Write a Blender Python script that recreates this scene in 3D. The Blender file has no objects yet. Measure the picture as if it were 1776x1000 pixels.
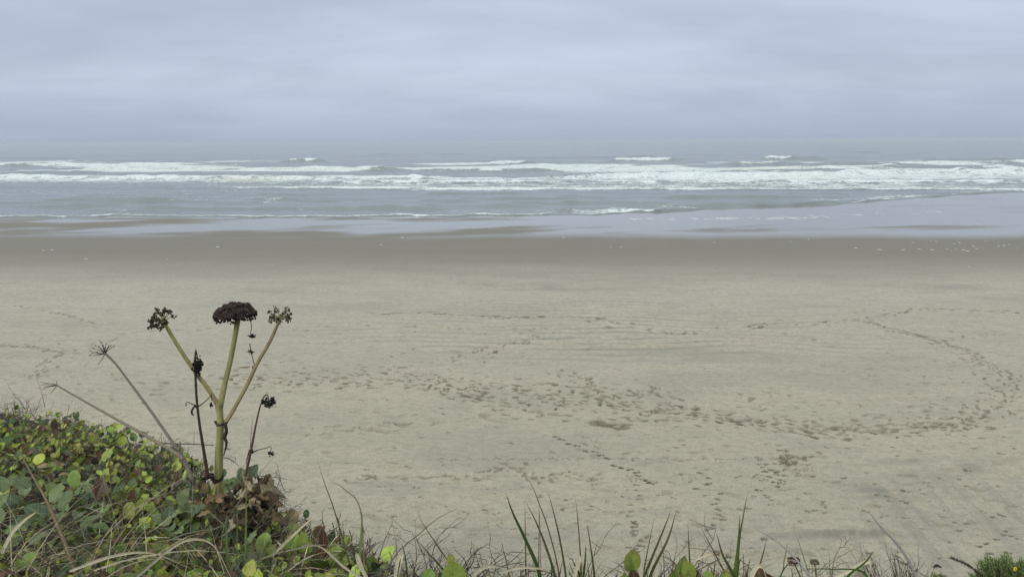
import bpy, math, random
import numpy as np
from mathutils import Vector, Matrix, Euler

random.seed(7); np.random.seed(7)
rnd = random.random
def ru(a, b): return a + (b-a)*random.random()
scene = bpy.context.scene
COL = scene.collection

# ------------------------------------------------------------------ camera
F = 1268.0; CZ = 8.0
cd = bpy.data.cameras.new("camera"); cam = bpy.data.objects.new("camera", cd); COL.objects.link(cam)
cd.sensor_width = 36; cd.lens = 36*F/1776.0; cd.clip_start = 0.05; cd.clip_end = 80000
PITCH = math.atan((500-245)/F); ROLL = math.radians(-0.33)
RM = (Matrix.Rotation(math.radians(90)-PITCH, 4, 'X') @ Matrix.Rotation(ROLL, 4, 'Z'))
cam.matrix_world = Matrix.Translation((0, 0, CZ)) @ RM
scene.camera = cam
R3 = RM.to_3x3(); R3n = np.array(R3); CV = Vector((0, 0, CZ))
def ray(px, py): return R3 @ Vector(((px-888)/F, (500-py)/F, -1))
def P(px, py, d): return CV + ray(px, py)*d
def G(px, py, z=0.0):
    r = ray(px, py); t = (z-CZ)/r.z
    return CV + r*t
CA, CB = 1.1, 0.16                       # eye-to-foliage drop = CA + CB*y
def canopy(px, py, off=0.0):
    r = ray(px, py); t = (CA-off)/(-r.z - CB*r.y)
    return CV + r*t
def project(x, y, z):                     # numpy
    d = np.stack([x, y, z-CZ], -1) @ R3n
    w = -d[..., 2]
    return 888+F*d[..., 0]/w, 500-F*d[..., 1]/w

# ------------------------------------------------------------------ noise
def _lat(ix, iy, seed):
    n = (ix.astype(np.int64)*374761393 + iy.astype(np.int64)*668265263 + seed*2147483647) & 0xffffffff
    n = ((n ^ (n >> 13))*1274126177) & 0xffffffff
    n = (n ^ (n >> 16)) & 0xffffffff
    return n/4294967295.0
def vnoise(x, y, seed=0):
    x = np.asarray(x, float); y = np.asarray(y, float)
    ix = np.floor(x); iy = np.floor(y); fx = x-ix; fy = y-iy
    fx = fx*fx*(3-2*fx); fy = fy*fy*(3-2*fy)
    a = _lat(ix, iy, seed); b = _lat(ix+1, iy, seed); c = _lat(ix, iy+1, seed); d = _lat(ix+1, iy+1, seed)
    return (a*(1-fx)+b*fx)*(1-fy) + (c*(1-fx)+d*fx)*fy
def fbm(x, y, seed=0, octs=4, gain=.5):
    s = 0; a = 1; t = 0
    for o in range(octs):
        s = s + a*vnoise(x*2**o+o*17.3, y*2**o-o*9.1, seed+o*31); t += a; a *= gain
    return s/t
def sst(a, b, x):
    t = np.clip((x-a)/(b-a), 0, 1); return t*t*(3-2*t)

# ------------------------------------------------------------------ materials
def new_mat(name):
    m = bpy.data.materials.new(name); m.use_nodes = True
    nt = m.node_tree; nt.nodes.clear()
    out = nt.nodes.new('ShaderNodeOutputMaterial')
    return m, nt, out
def N(nt, t, **kw):
    n = nt.nodes.new(t)
    for k, v in kw.items():
        if k.startswith('i_'):
            key = k[2:]; key = int(key) if key.isdigit() else key.replace('_', ' ')
            n.inputs[key].default_value = v
        else: setattr(n, k, v)
    return n
def attr(nt, name): return N(nt, 'ShaderNodeAttribute', attribute_name=name)
def math_(nt, op, a, b=None, c=None, clamp=False):
    n = N(nt, 'ShaderNodeMath', operation=op, use_clamp=clamp)
    for i, v in enumerate((a, b, c)):
        if v is None: continue
        if isinstance(v, (int, float)): n.inputs[i].default_value = v
        else: nt.links.new(v, n.inputs[i])
    return n.outputs[0]
def mixc(nt, fac, a, b, blend='MIX'):
    n = N(nt, 'ShaderNodeMix', data_type='RGBA', blend_type=blend)
    for i, v in ((0, fac), (6, a), (7, b)):
        if isinstance(v, (int, float)): n.inputs[i].default_value = v
        elif isinstance(v, tuple): n.inputs[i].default_value = (*v, 1) if len(v) == 3 else v
        else: nt.links.new(v, n.inputs[i])
    return n.outputs[2]
def noise(nt, vec, scale, detail=4, rough=.55, dist=0, dim='3D'):
    n = N(nt, 'ShaderNodeTexNoise', noise_dimensions=dim)
    n.inputs['Scale'].default_value = scale; n.inputs['Detail'].default_value = detail
    n.inputs['Roughness'].default_value = rough; n.inputs['Distortion'].default_value = dist
    if vec is not None: nt.links.new(vec, n.inputs['Vector'])
    return n.outputs['Fac']
def ramp(nt, fac, a, b):
    n = N(nt, 'ShaderNodeMapRange', interpolation_type='SMOOTHSTEP')
    nt.links.new(fac, n.inputs[0]); n.inputs[1].default_value = a; n.inputs[2].default_value = b
    return n.outputs[0]
def mapping(nt, vec, scale=(1, 1, 1), rot=(0, 0, 0)):
    n = N(nt, 'ShaderNodeMapping'); n.inputs['Scale'].default_value = scale; n.inputs['Rotation'].default_value = rot
    nt.links.new(vec, n.inputs['Vector']); return n.outputs[0]
def bump(nt, h, strength, dist, normal=None):
    n = N(nt, 'ShaderNodeBump'); n.inputs['Strength'].default_value = strength; n.inputs['Distance'].default_value = dist
    nt.links.new(h, n.inputs['Height'])
    if normal is not None: nt.links.new(normal, n.inputs['Normal'])
    return n.outputs[0]

def veg_mat(name, rough=.55, trans=0.0, var=.35, nscale=60, bumpd=.002, veins=False, spec=.35, zs=1.0):
    """colour from the per-point 'col' attribute, mottled by noise"""
    m, nt, out = new_mat(name)
    c = attr(nt, 'col').outputs['Color']
    pos = mapping(nt, N(nt, 'ShaderNodeNewGeometry').outputs['Position'], (1, 1, zs))
    n1 = noise(nt, pos, nscale, 4, .6); n2 = noise(nt, pos, nscale*6, 3, .6)
    v = math_(nt, 'ADD', math_(nt, 'MULTIPLY', n1, .7), math_(nt, 'MULTIPLY', n2, .3))
    v = math_(nt, 'ADD', math_(nt, 'MULTIPLY', math_(nt, 'SUBTRACT', v, .5), var*4), 1.0)
    g = N(nt, 'ShaderNodeCombineColor')
    for i in range(3): nt.links.new(v, g.inputs[i])
    base = mixc(nt, 1.0, c, g.outputs[0], 'MULTIPLY')
    h = n2
    if veins:
        uv = attr(nt, 'luv').outputs['Vector']; s = N(nt, 'ShaderNodeSeparateXYZ'); nt.links.new(uv, s.inputs[0])
        au = math_(nt, 'ABSOLUTE', s.outputs[0])
        mid = math_(nt, 'SUBTRACT', 1.0, ramp(nt, au, .02, .12))
        w = math_(nt, 'SINE', math_(nt, 'MULTIPLY', math_(nt, 'SUBTRACT', s.outputs[1], math_(nt, 'MULTIPLY', au, .32)), 42.0))
        side = ramp(nt, w, .72, 1.0)
        vn = math_(nt, 'MAXIMUM', mid, math_(nt, 'MULTIPLY', side, .55))
        base = mixc(nt, math_(nt, 'MULTIPLY', vn, .55), base, mixc(nt, .6, base, (.32, .37, .16)))
        spots = ramp(nt, noise(nt, pos, 140, 2, .5), .68, .74)
        base = mixc(nt, math_(nt, 'MULTIPLY', spots, .55), base, (.09, .05, .025))
        h = math_(nt, 'ADD', math_(nt, 'MULTIPLY', n2, .5), math_(nt, 'MULTIPLY', vn, -.9))
    p = N(nt, 'ShaderNodeBsdfPrincipled'); nt.links.new(base, p.inputs['Base Color'])
    p.inputs['Roughness'].default_value = rough; p.inputs['Specular IOR Level'].default_value = spec
    nt.links.new(bump(nt, h, .7, bumpd), p.inputs['Normal'])
    if trans > 0:
        t = N(nt, 'ShaderNodeBsdfTranslucent'); nt.links.new(base, t.inputs['Color'])
        mx = N(nt, 'ShaderNodeMixShader'); mx.inputs[0].default_value = trans
        nt.links.new(p.outputs[0], mx.inputs[1]); nt.links.new(t.outputs[0], mx.inputs[2]); nt.links.new(mx.outputs[0], out.inputs[0])
    else: nt.links.new(p.outputs[0], out.inputs[0])
    return m
M_LEAF = veg_mat("leaf", .42, .12, .34, 45, .0025, True, .4)
M_DEADLEAF = veg_mat("dead_leaf", .8, .10, .5, 70, .004, False, .2)
M_STEM = veg_mat("stem", .6, 0, .42, 70, .004, False, .3, .13)
M_WOOD = veg_mat("dry_wood", .85, 0, .4, 110, .002, False, .2)
M_GRASS = veg_mat("grass_blade", .5, .2, .22, 60, .001, False, .35)
M_HEAD = veg_mat("seed_head", .85, 0, .5, 200, .002, False, .15)

# ------------------------------------------------------------------ mesh batches
class MB:
    def __init__(s): s.v = []; s.f = []; s.c = []; s.uv = []; s.n = 0
    def add(s, verts, faces, col, uv=None):
        verts = np.asarray(verts, float).reshape(-1, 3); k = len(verts)
        s.v.append(verts); s.f.extend([tuple(i+s.n for i in f) for f in faces])
        c = np.asarray(col, float)
        if c.ndim == 1: c = np.tile(c[:3], (k, 1))
        s.c.append(c[:, :3]); s.uv.append(np.zeros((k, 3)) if uv is None else np.asarray(uv, float)); s.n += k
    def build(s, name, mat, parent=None, smooth=True, org=None):
        v = np.concatenate(s.v); c = np.concatenate(s.c); uv = np.concatenate(s.uv)
        if parent is not None: v = v - np.array(parent.location)
        elif org is not None: v = v - np.array(org)
        me = bpy.data.meshes.new(name); me.from_pydata(v.tolist(), [], s.f)
        a = me.attributes.new('col', 'FLOAT_COLOR', 'POINT')
        a.data.foreach_set('color', np.concatenate([c, np.ones((len(c), 1))], 1).ravel().astype(np.float32))
        a = me.attributes.new('luv', 'FLOAT_VECTOR', 'POINT'); a.data.foreach_set('vector', uv.ravel().astype(np.float32))
        me.polygons.foreach_set('use_smooth', [smooth]*len(me.polygons)); me.materials.append(mat); me.update()
        o = bpy.data.objects.new(name, me); COL.objects.link(o)
        if parent is not None: o.parent = parent
        elif org is not None: o.location = org
        return o
def thing(name, label, cat, loc, group=None):
    o = bpy.data.objects.new(name, None); COL.objects.link(o); o.location = loc
    o.empty_display_size = .05; o['label'] = label; o['category'] = cat
    if group: o['group'] = group
    return o
def tag(o, label=None, cat=None, group=None, kind=None):
    for k, v in (('label', label), ('category', cat), ('group', group), ('kind', kind)):
        if v: o[k] = v
    return o

def smooth_path(pts, n):
    """Catmull-Rom through points"""
    p = np.array([tuple(q) for q in pts], float)
    if len(p) == n: return p
    t = np.linspace(0, 1, n)[:, None]
    if len(p) == 2: return p[0]*(1-t)+p[1]*t
    q = np.concatenate([[2*p[0]-p[1]], p, [2*p[-1]-p[-2]]]); m = len(p)-1
    t = t[:, 0]*m; i = np.minimum(t.astype(int), m-1); u = (t-i)[:, None]; a, b, c, d = q[i], q[i+1], q[i+2], q[i+3]
    return .5*((2*b)+(-a+c)*u+(2*a-5*b+4*c-d)*u*u+(-a+3*b-3*c+d)*u**3)
def tangents(path):
    t = np.empty_like(path); t[1:-1] = path[2:]-path[:-2]; t[0] = path[1]-path[0]; t[-1] = path[-1]-path[-2]
    return t/(np.linalg.norm(t, axis=1, keepdims=True)+1e-9)
_fc = {}
def tube(mb, pts, radii, col, sides=6, n=None, ridge=0.0, col2=None, cap=True):
    n = n or max(2, len(pts)); path = smooth_path(pts, n)
    rr = np.interp(np.linspace(0, 1, n), np.linspace(0, 1, len(radii)), radii)
    t = tangents(path); s = np.cross(t, np.array([.3, .9, .2])); s /= np.linalg.norm(s, axis=1, keepdims=True)+1e-9; w = np.cross(s, t)
    k = np.arange(sides); a = 2*math.pi*k/sides; r = rr[:, None]*(1+ridge*np.cos(k*math.pi))[None]
    V = path[:, None]+r[..., None]*(np.cos(a)[None, :, None]*s[:, None]+np.sin(a)[None, :, None]*w[:, None])
    col = np.array(col, float); col2 = col if col2 is None else np.array(col2, float)
    f = np.linspace(0, 1, n)[:, None]; C = np.repeat(col*(1-f)+col2*f, sides, 0)
    if sides > 6: C = C*np.tile(np.random.uniform(.72, 1.22, sides), n)[:, None]
    key = (sides, n, cap)
    if key not in _fc:
        Fs = [(i*sides+k, i*sides+(k+1) % sides, (i+1)*sides+(k+1) % sides, (i+1)*sides+k) for i in range(n-1) for k in range(sides)]
        if cap: Fs += [tuple(range((n-1)*sides, n*sides)), tuple(reversed(range(sides)))]
        _fc[key] = Fs
    mb.add(V.reshape(-1, 3), _fc[key], C)
_ico = None
def blob(mb, p, r, col, sq=(1, 1, 1), jit=.25):
    global _ico
    if _ico is None:
        t = (1+5**.5)/2
        v = np.array([(-1, t, 0), (1, t, 0), (-1, -t, 0), (1, -t, 0), (0, -1, t), (0, 1, t), (0, -1, -t), (0, 1, -t), (t, 0, -1), (t, 0, 1), (-t, 0, -1), (-t, 0, 1)], float)
        v /= np.linalg.norm(v[0])
        f = [(0, 11, 5), (0, 5, 1), (0, 1, 7), (0, 7, 10), (0, 10, 11), (1, 5, 9), (5, 11, 4), (11, 10, 2), (10, 7, 6), (7, 1, 8), (3, 9, 4), (3, 4, 2), (3, 2, 6), (3, 6, 8), (3, 8, 9), (4, 9, 5), (2, 4, 11), (6, 2, 10), (8, 6, 7), (9, 8, 1)]
        _ico = (v, f)
    v, f = _ico
    vv = v*(1+jit*(np.random.rand(12, 1)*2-1))*r*np.array(sq)
    mb.add(vv+np.array(p), f, np.array(col)*ru(.8, 1.2))
def rotm(yaw, pitch, roll): return np.array(Euler((pitch, roll, yaw), 'XYZ').to_matrix())
def leaf(mb, p, R, L, W, col, fold=.35, curl=.5, kind='ovate', na=4, nl=6, edge=None, ruffle=0.0, tip=None):
    """leaf along local +Y, face up +Z, in frame R (3x3), from its base p"""
    us = np.linspace(-1, 1, na+1); ts = np.linspace(0, 1, nl+1); V = []; C = []; U = []
    ph = ru(0, 6); col = np.array(col, float); edge = col if edge is None else np.array(edge, float); tip = edge if tip is None else np.array(tip, float)
    y = z = 0.0; ang = ru(-.1, .25)
    for t in ts:
        if kind == 'ovate': w = math.sin(math.pi*min(1, t**.72*.985+.012))**.75
        elif kind == 'round': w = max(.05, (1-(2*t-1)**2))**.5
        else: w = math.sin(math.pi*(t*.9+.06))
        for u in us:
            x = u*w*W/2
            V.append((x*math.cos(fold), y, z+abs(x)*math.sin(fold)+ruffle*W*math.sin(t*17+ph+u*3)*abs(u)))
            e = max(abs(u)**4, 0); cc = col*(1-e*.6)+edge*e*.6
            if t > .8: cc = cc*.6+tip*.4
            C.append(cc); U.append((u, t, 0))
        y += L/nl*math.cos(ang); z += L/nl*math.sin(ang); ang -= curl/nl
    m = na+1
    Fs = [(j*m+i, j*m+i+1, (j+1)*m+i+1, (j+1)*m+i) for j in range(nl) for i in range(na)]
    mb.add(np.array(V) @ np.array(R).T + np.array(p), Fs, np.array(C), np.array(U))
def ribbon(mb, pts, width, col, col2=None, n=10, fold=.35, taper=.9, twist=0.0, wstart=.55):
    """grass blade through points, facing the seaward/landward direction roughly"""
    path = smooth_path(pts, n); V = []; C = []
    col = np.array(col, float); col2 = col if col2 is None else np.array(col2, float)
    a0 = ru(-.6, .6)
    t = tangents(path); k = np.linspace(0, 1, n)[:, None]; an = a0+twist*k[:, 0]
    d = np.stack([np.sin(an), np.cos(an), .15+0*an], 1); s = np.cross(t, d); s /= np.linalg.norm(s, axis=1, keepdims=True)+1e-9; w = np.cross(s, t)
    wd = width/2*(wstart+(1-wstart)*np.minimum(1, k*4))*np.maximum(.04, (1-k**2.2*taper))
    V = np.stack([path-s*wd, path+w*wd*fold, path+s*wd], 1).reshape(-1, 3); c = col*(1-k)+col2*k; C = np.stack([c, c*.92, c], 1).reshape(-1, 3)
    Fs = []
    for i in range(n-1):
        a = i*3; Fs += [(a, a+1, a+4, a+3), (a+1, a+2, a+5, a+4)]
    mb.add(V, Fs, C)

# ================================================================== BEACH
def grid_mesh(name, X, Y, Z, attrs, mat):
    r, c = X.shape; me = bpy.data.meshes.new(name)
    nv = r*c; nf = (r-1)*(c-1)
    me.vertices.add(nv); me.vertices.foreach_set('co', np.stack([X, Y, Z], -1).astype(np.float32).ravel())
    i = np.arange(nv).reshape(r, c)
    q = np.stack([i[:-1, :-1], i[:-1, 1:], i[1:, 1:], i[1:, :-1]], -1).reshape(-1, 4).astype(np.int32)
    me.loops.add(nf*4); me.loops.foreach_set('vertex_index', q.ravel())
    me.polygons.add(nf); me.polygons.foreach_set('loop_start', np.arange(0, nf*4, 4, dtype=np.int32))
    me.polygons.foreach_set('loop_total', np.full(nf, 4, dtype=np.int32))
    me.polygons.foreach_set('use_smooth', np.ones(nf, dtype=bool))
    me.update(calc_edges=True)
    for k, a in attrs.items():
        at = me.attributes.new(k, 'FLOAT', 'POINT'); at.data.foreach_set('value', a.astype(np.float32).ravel())
    me.materials.append(mat); o = bpy.data.objects.new(name, me); COL.objects.link(o); return o
def dist_of(py): return CZ/math.tan(PITCH+math.atan((py-500)/F))      # distance of a picture row on the sand at mid frame
def fan_cols(n, lim=.86):
    f = np.linspace(-lim, lim, n); e = lim+np.array([.05, .15, .35, .8, 1.8, 3.5, 6])
    return np.concatenate([-e[::-1], f, e])

# shoreline: picture x -> row of the water's edge (taken to world coordinates through G)
SH = [(-200, 377), (0, 377), (150, 375), (300, 376), (450, 378), (600, 377), (760, 374), (900, 375), (1050, 371), (1180, 364.5), (1300, 360), (1420, 355), (1500, 351), (1600, 343), (1700, 335), (1780, 332), (2000, 330)]
shp = [G(*s) for s in SH]; sh_u = np.array([p.x/p.y for p in shp]); sh_y = np.array([p.y for p in shp])
def shore(u): return np.interp(u, sh_u, sh_y)

NC = 1350
U = fan_cols(NC)
rows_px = np.concatenate([np.arange(1015, 600, -.95), np.arange(600, 372, -.6), np.arange(372, 300, -1.5)])
ys = np.array([dist_of(p) for p in rows_px])
ys = np.concatenate([[-60, -20, 0, 4, 7, 9, 10.3, 11.2], ys[ys > 11.6], [260, 400]])
UU, YY = np.meshgrid(U, ys); XX = UU*np.maximum(YY, 8.0)
PX, PY = project(XX, np.maximum(YY, 5.0), 0*XX)      # only used to lay the mapped tracks out
Z = np.zeros_like(XX); DP = np.zeros_like(XX); RM_ = np.zeros_like(XX); RI = np.zeros_like(XX); BR = np.zeros_like(XX); DK = np.zeros_like(XX)
u0 = -.86; du = 1.72/(NC-1); coff = 7
def stamp(x, y, a, b, ang, depth, br=0.0, dk=0.0, rim=.25, rough=.25):
    """a print: a,b half sizes along/across, ang in plan"""
    R = max(a, b)*1.9
    r0, r1 = np.searchsorted(ys, (y-R, y+R)); yy0 = max(y-R, 9)
    c0 = int(((x-R)/y-u0)/du)+coff-1; c1 = int(((x+R)/y-u0)/du)+coff+3
    c0 = max(c0, 0); c1 = min(c1, XX.shape[1])
    if r1-r0 < 1 or c1-c0 < 2: return
    sl = (slice(r0, r1), slice(c0, c1))
    dx = XX[sl]-x; dy = YY[sl]-y; ca, sa = math.cos(ang), math.sin(ang)
    p = (dx*ca+dy*sa)/a; q = (-dx*sa+dy*ca)/b
    d = np.sqrt(p*p+q*q)+rough*(vnoise(XX[sl]*14, YY[sl]*14, 5)-.5)*2
    core = 1-sst(.7, 1.15, d)
    if depth >= 0:
        DP[sl] = np.maximum(DP[sl], depth*core); RM_[sl] = np.maximum(RM_[sl], depth*rim*np.exp(-((d-1.25)/.22)**2))
    else: RI[sl] = np.maximum(RI[sl], -depth*np.exp(-d*d*1.6))
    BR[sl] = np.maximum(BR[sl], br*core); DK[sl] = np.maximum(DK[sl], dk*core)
def along(pts, step):
    """yield positions in metres along a picture polyline on the sand"""
    w = [G(*p) for p in pts]
    for a, b in zip(w[:-1], w[1:]):
        L = (b-a).length; n = max(1, int(L/step))
        for i in range(n):
            t = (i+rnd())/n; yield a.lerp(b, t), math.atan2(b.y-a.y, b.x-a.x)
def trail(pts, step, spread, size, depth=.03, br=.8, dk=.0, aspect=.42, dirjit=.5):
    for p, a in along(pts, step):
        s = size*ru(.6, 1.25); k = random.gauss(0, spread); k2 = random.gauss(0, spread*.35)
        if rnd() < .12: s *= 1.4
        stamp(p.x+k2-math.sin(a)*k, p.y+math.cos(a)*k, s/2, s/2*aspect*ru(.8, 1.3), a+random.gauss(0, dirjit), depth*ru(.6, 1.3), br*ru(.45, 1), dk*ru(.3, 1))
# --- beach relief
Z += .05*(fbm(XX*.12, YY*.2, 3, 3)-.5) + .04*(fbm(XX*.6, YY*.9, 9, 4)-.5) + .022*(fbm(XX*2.3, YY*2.8, 12, 4)-.5)
# wind ripples in the middle of the beach
rip = np.exp(-(((PX-1060)/310)**4)-(((PY-583)/42)**4)) + .6*np.exp(-(((PX-600)/120)**2)-(((PY-575)/30)**2)) + .7*np.exp(-(((PX-1000)/200)**2)-(((PY-528)/14)**2)) + .45*np.exp(-(((PX-1450)/220)**2)-(((PY-600)/26)**2))
rip *= .55+.8*fbm(XX*.25, YY*.25, 77, 2)
yw = YY+.9*fbm(XX*.22, YY*.25, 21, 3)*1.6+.04*XX
rph = yw*2*math.pi/.72+1.5*fbm(XX*.5, YY*.4, 5, 2)
Z += .055*rip*np.sin(rph)
Z += .007*sst(.4, .7, fbm(XX*.2, YY*.3, 61, 2))*np.sin((YY+.35*XX+.8*fbm(XX*.4, YY*.5, 23, 2))*2*math.pi/.45)*(1-rip.clip(0, 1))*(YY < 55)
# gouges and ridges low on the right, and the long soft scarps
def ridge(pts, width, h, br=0, dk=0, n=60, wob=.05):
    w = [G(*p) for p in pts]; path = smooth_path(w, n)
    for i, p in enumerate(path):
        t = path[min(i+1, n-1)]-path[max(i-1, 0)]; a = math.atan2(t[1], t[0])
        e = math.sin(math.pi*(i+.5)/n)**.5
        stamp(p[0]+random.gauss(0, wob*.3), p[1]+random.gauss(0, wob*.5), width*2.2, width, a, -h*e, br, dk, .2, .15)
GR = np.zeros_like(XX)      # grey streaks lying on the sand, plus shade painted into the ripple troughs
def grey(cx, cy, sx, sy, amt, tilt=0.0):
    global GR
    yy = PY-cy-tilt*(PX-cx)
    GR += amt*np.exp(-((PX-cx)/sx)**2-(yy/sy)**2)
for a in [(700, 840, 90, 5, .7, 0), (640, 853, 110, 6, .6, 0), (880, 846, 120, 5, .4, 0), (900, 930, 90, 8, .45, 0), (1120, 862, 80, 6, .45, .0), (1100, 890, 120, 7, .35, 0),
          (1180, 925, 160, 8, .5, 0), (1290, 945, 120, 9, .5, .05), (1370, 930, 90, 7, .6, 0), (1560, 800, 120, 6, .45, -.05), (1640, 815, 120, 6, .7, -.12), (1545, 852, 70, 3.5, .9, 0),
          (1540, 863, 70, 3, .9, -.02), (1540, 841, 60, 3, .6, 0), (1470, 843, 50, 8, .5, .2), (1660, 825, 90, 9, .5, -.1), (1730, 790, 60, 14, .6, -.3), (1740, 830, 60, 8, .5, .3), (1500, 930, 140, 5, .7, 0),
          (1620, 900, 160, 6, .35, .5), (1580, 890, 110, 10, .35, .6), (740, 725, 70, 9, .25, 0), (790, 700, 25, 9, .6, 0), (700, 470, 140, 8, .35, .02), (830, 492, 100, 5, .7, .02), (940, 500, 120, 5, .7, .02), (900, 478, 140, 4, .5, 0),
          (1040, 470, 180, 5, .4, 0), (1180, 500, 120, 5, .45, .0), (1460, 492, 160, 4, .4, .02), (540, 490, 110, 4, .5, .04), (420, 510, 130, 6, .35, -.06), (330, 500, 160, 5, .4, -.1), (1650, 500, 130, 8, .35, .05), (1100, 530, 110, 5, .5, 0), (1150, 610, 120, 6, .3, 0), (1250, 460, 300, 5, .3, 0)]:
    grey(*a)
tx = XX+1.2*(fbm(XX*.3, YY*.3, 83, 2)-.5)
tex = fbm(tx*.55+YY*.12, YY*1.1, 41, 5)
tex = .6*tex+.4*fbm(XX*2.2, YY*6.0, 49, 3)
GR = (GR*sst(.38, .60, tex)*.85 + .32*sst(.56, .78, fbm(XX*.16, YY*.5, 43, 5)) + .22*sst(.52, .75, fbm(XX*.9+YY*.5, YY*1.9, 47, 4))).clip(0, 1)
GR = np.maximum(GR, (.95*np.minimum(rip, 1)*sst(-.1, .8, -np.sin(rph))*sst(.25, .6, fbm(XX*.5, YY*2.2, 50, 3))).clip(0, 1))  # ripple troughs greyed: painted shade that strengthens the weak relief
_d = G(1700, 940)-G(1560, 800); _d.normalize()
_al = XX*_d.x+YY*_d.y; _pe = -XX*_d.y+YY*_d.x
rmask = sst(1420, 1560, PX+.4*(PY-850))*sst(770, 850, PY)*(.4+.6*sst(.4, .6, fbm(XX*.3, YY*.3, 87, 3)))
rill = fbm(_al*.30, _pe*5.5, 89, 4)
GR += (.40*sst(.50, .72, rill)*rmask); Z += .05*(rill-.5)*rmask
swl = fbm(XX*.35+.5*YY, YY*1.6-.2*XX, 93, 4)
for k in range(5):
    ridge([(1485+k*4, 838+k*6), (1530, 840+k*6), (1590, 839+k*5.5)], .06, .05, n=70)
ridge([(1350, 924), (1430, 927), (1520, 925), (1540, 927)], .10, .12, n=110)
ridge([(1180, 950), (1260, 960), (1330, 958), (1360, 968)], .06, .09, n=90)
ridge([(1430, 905), (1370, 905), (1400, 912), (1420, 912)], .05, .05)
ridge([(1620, 812), (1670, 811), (1740, 800), (1790, 780)], .10, .09, n=90)
ridge([(1500, 545), (1530, 575), (1580, 600), (1560, 585)], .14, .05)
ridge([(1330, 650), (1400, 640), (1500, 625), (1650, 610)], .12, .035, n=120)
ridge([(1190, 625), (1260, 640), (1330, 650)], .12, .04, n=90)
for k in range(26):       # diagonal drainage rills on the right slope
    x = ru(1440, 1740); y = ru(800, 960); l = ru(30, 80)
    ridge([(x, y), (x+l*.5, y+l*.42), (x+l, y+l)], ru(.02, .045), ru(.008, .022), n=34, wob=.02)
# --- the broad band of footprints
main = [(380, 655), (500, 663), (640, 655), (760, 660), (820, 686), (960, 688), (1080, 700), (1150, 714), (1220, 718), (1300, 734), (1390, 742), (1440, 750), (1520, 745), (1600, 742), (1700, 724), (1735, 692), (1742, 660), (1722, 635), (1680, 613), (1640, 595)]
trail(main[:4], .050, .55, .25, .03, .95)
trail(main[3:8], .042, .52, .25, .03, .95)
trail(main[7:12], .042, .36, .24, .03, 1)
trail(main[10:15], .058, .24, .24, .03, .85)
trail(main[13:20], .062, .36, .21, .03, .85)
trail([(450, 640), (600, 635), (760, 640), (800, 655)], .16, .8, .22, .025, .75)
trail([(1390, 742), (1520, 732), (1640, 728), (1710, 700)], .10, .55, .22, .03, .7)
trail([(1640, 595), (1560, 576), (1500, 557)], .12, .15, .3, .02, .8)
trail([(1700, 640), (1650, 625), (1600, 690), (1560, 715)], .22, .7, .28, .02, .45)
trail([(820, 662), (900, 672), (1010, 668), (1080, 690)], .09, .5, .25, .03, .9)
trail([(960, 640), (1010, 655), (1050, 690)], .14, .25, .28, .03, .8)
trail([(1090, 690), (1130, 670), (1170, 690), (1180, 715)], .12, .35, .24, .025, .8)
trail([(1300, 735), (1320, 690), (1335, 670), (1330, 735)], .3, .4, .22, .02, .6)
trail([(440, 700), (560, 700), (700, 690)], .6, .5, .2, .02, .4)
trail([(1030, 732), (1060, 736), (1090, 738)], .05, .1, .4, .04, .95)
trail([(1060, 726), (1110, 726), (1140, 722)], .12, .25, .3, .03, .8)
trail([(860, 700), (930, 718), (1000, 725), (1020, 722)], .13, .3, .26, .03, .8)
trail([(800, 680), (830, 690), (850, 688)], .12, .14, .26, .03, .9)
trail([(680, 733), (712, 735)], .10, .05, .34, .05, .9)
# upper tracks and wrack lines
trail([(780, 627), (800, 617), (850, 603), (900, 592), (940, 584)], .09, .14, .17, .03, .5, .6)
trail([(905, 600), (940, 584)], .08, .2, .2, .03, .5, .5)
trail([(830, 625), (860, 607)], .16, .1, .2, .03, .4, .8)
trail([(480, 568), (560, 570), (640, 560), (760, 567), (900, 570), (960, 575)], .3, .35, .22, .02, .5, .3)
trail([(680, 618), (720, 605), (760, 594)], .22, .1, .2, .02, .4, .4)
wr = [(645, 545), (700, 542), (740, 541), (790, 546), (850, 549), (960, 550), (1050, 552)]
trail(wr, .16, .10, .30, .02, .85, .5, .3, .2)
trail([(1020, 553), (1080, 562), (1120, 572), (1180, 577), (1260, 570), (1330, 563)], .2, .2, .30, .018, .85, .1, .3, .3)
trail([(1290, 567), (1350, 560), (1420, 560), (1480, 556), (1530, 546), (1590, 535), (1660, 538), (1720, 540), (1790, 543)], .17, .18, .28, .02, .85, .4, .3, .25)
trail([(1500, 557), (1560, 574), (1640, 592)], .14, .14, .27, .012, .8, .2, .28, .2)
trail([(1640, 592), (1690, 583), (1720, 575)], .2, .35, .26, .015, .6, .2, .3)
trail([(1480, 556), (1500, 535), (1510, 520)], .3, .2, .2, .015, .45)
trail([(1600, 560), (1776, 575)], .6, .8, .3, .01, .45)
trail([(1520, 580), (1600, 600)], .5, .6, .3, .01, .35)
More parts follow.
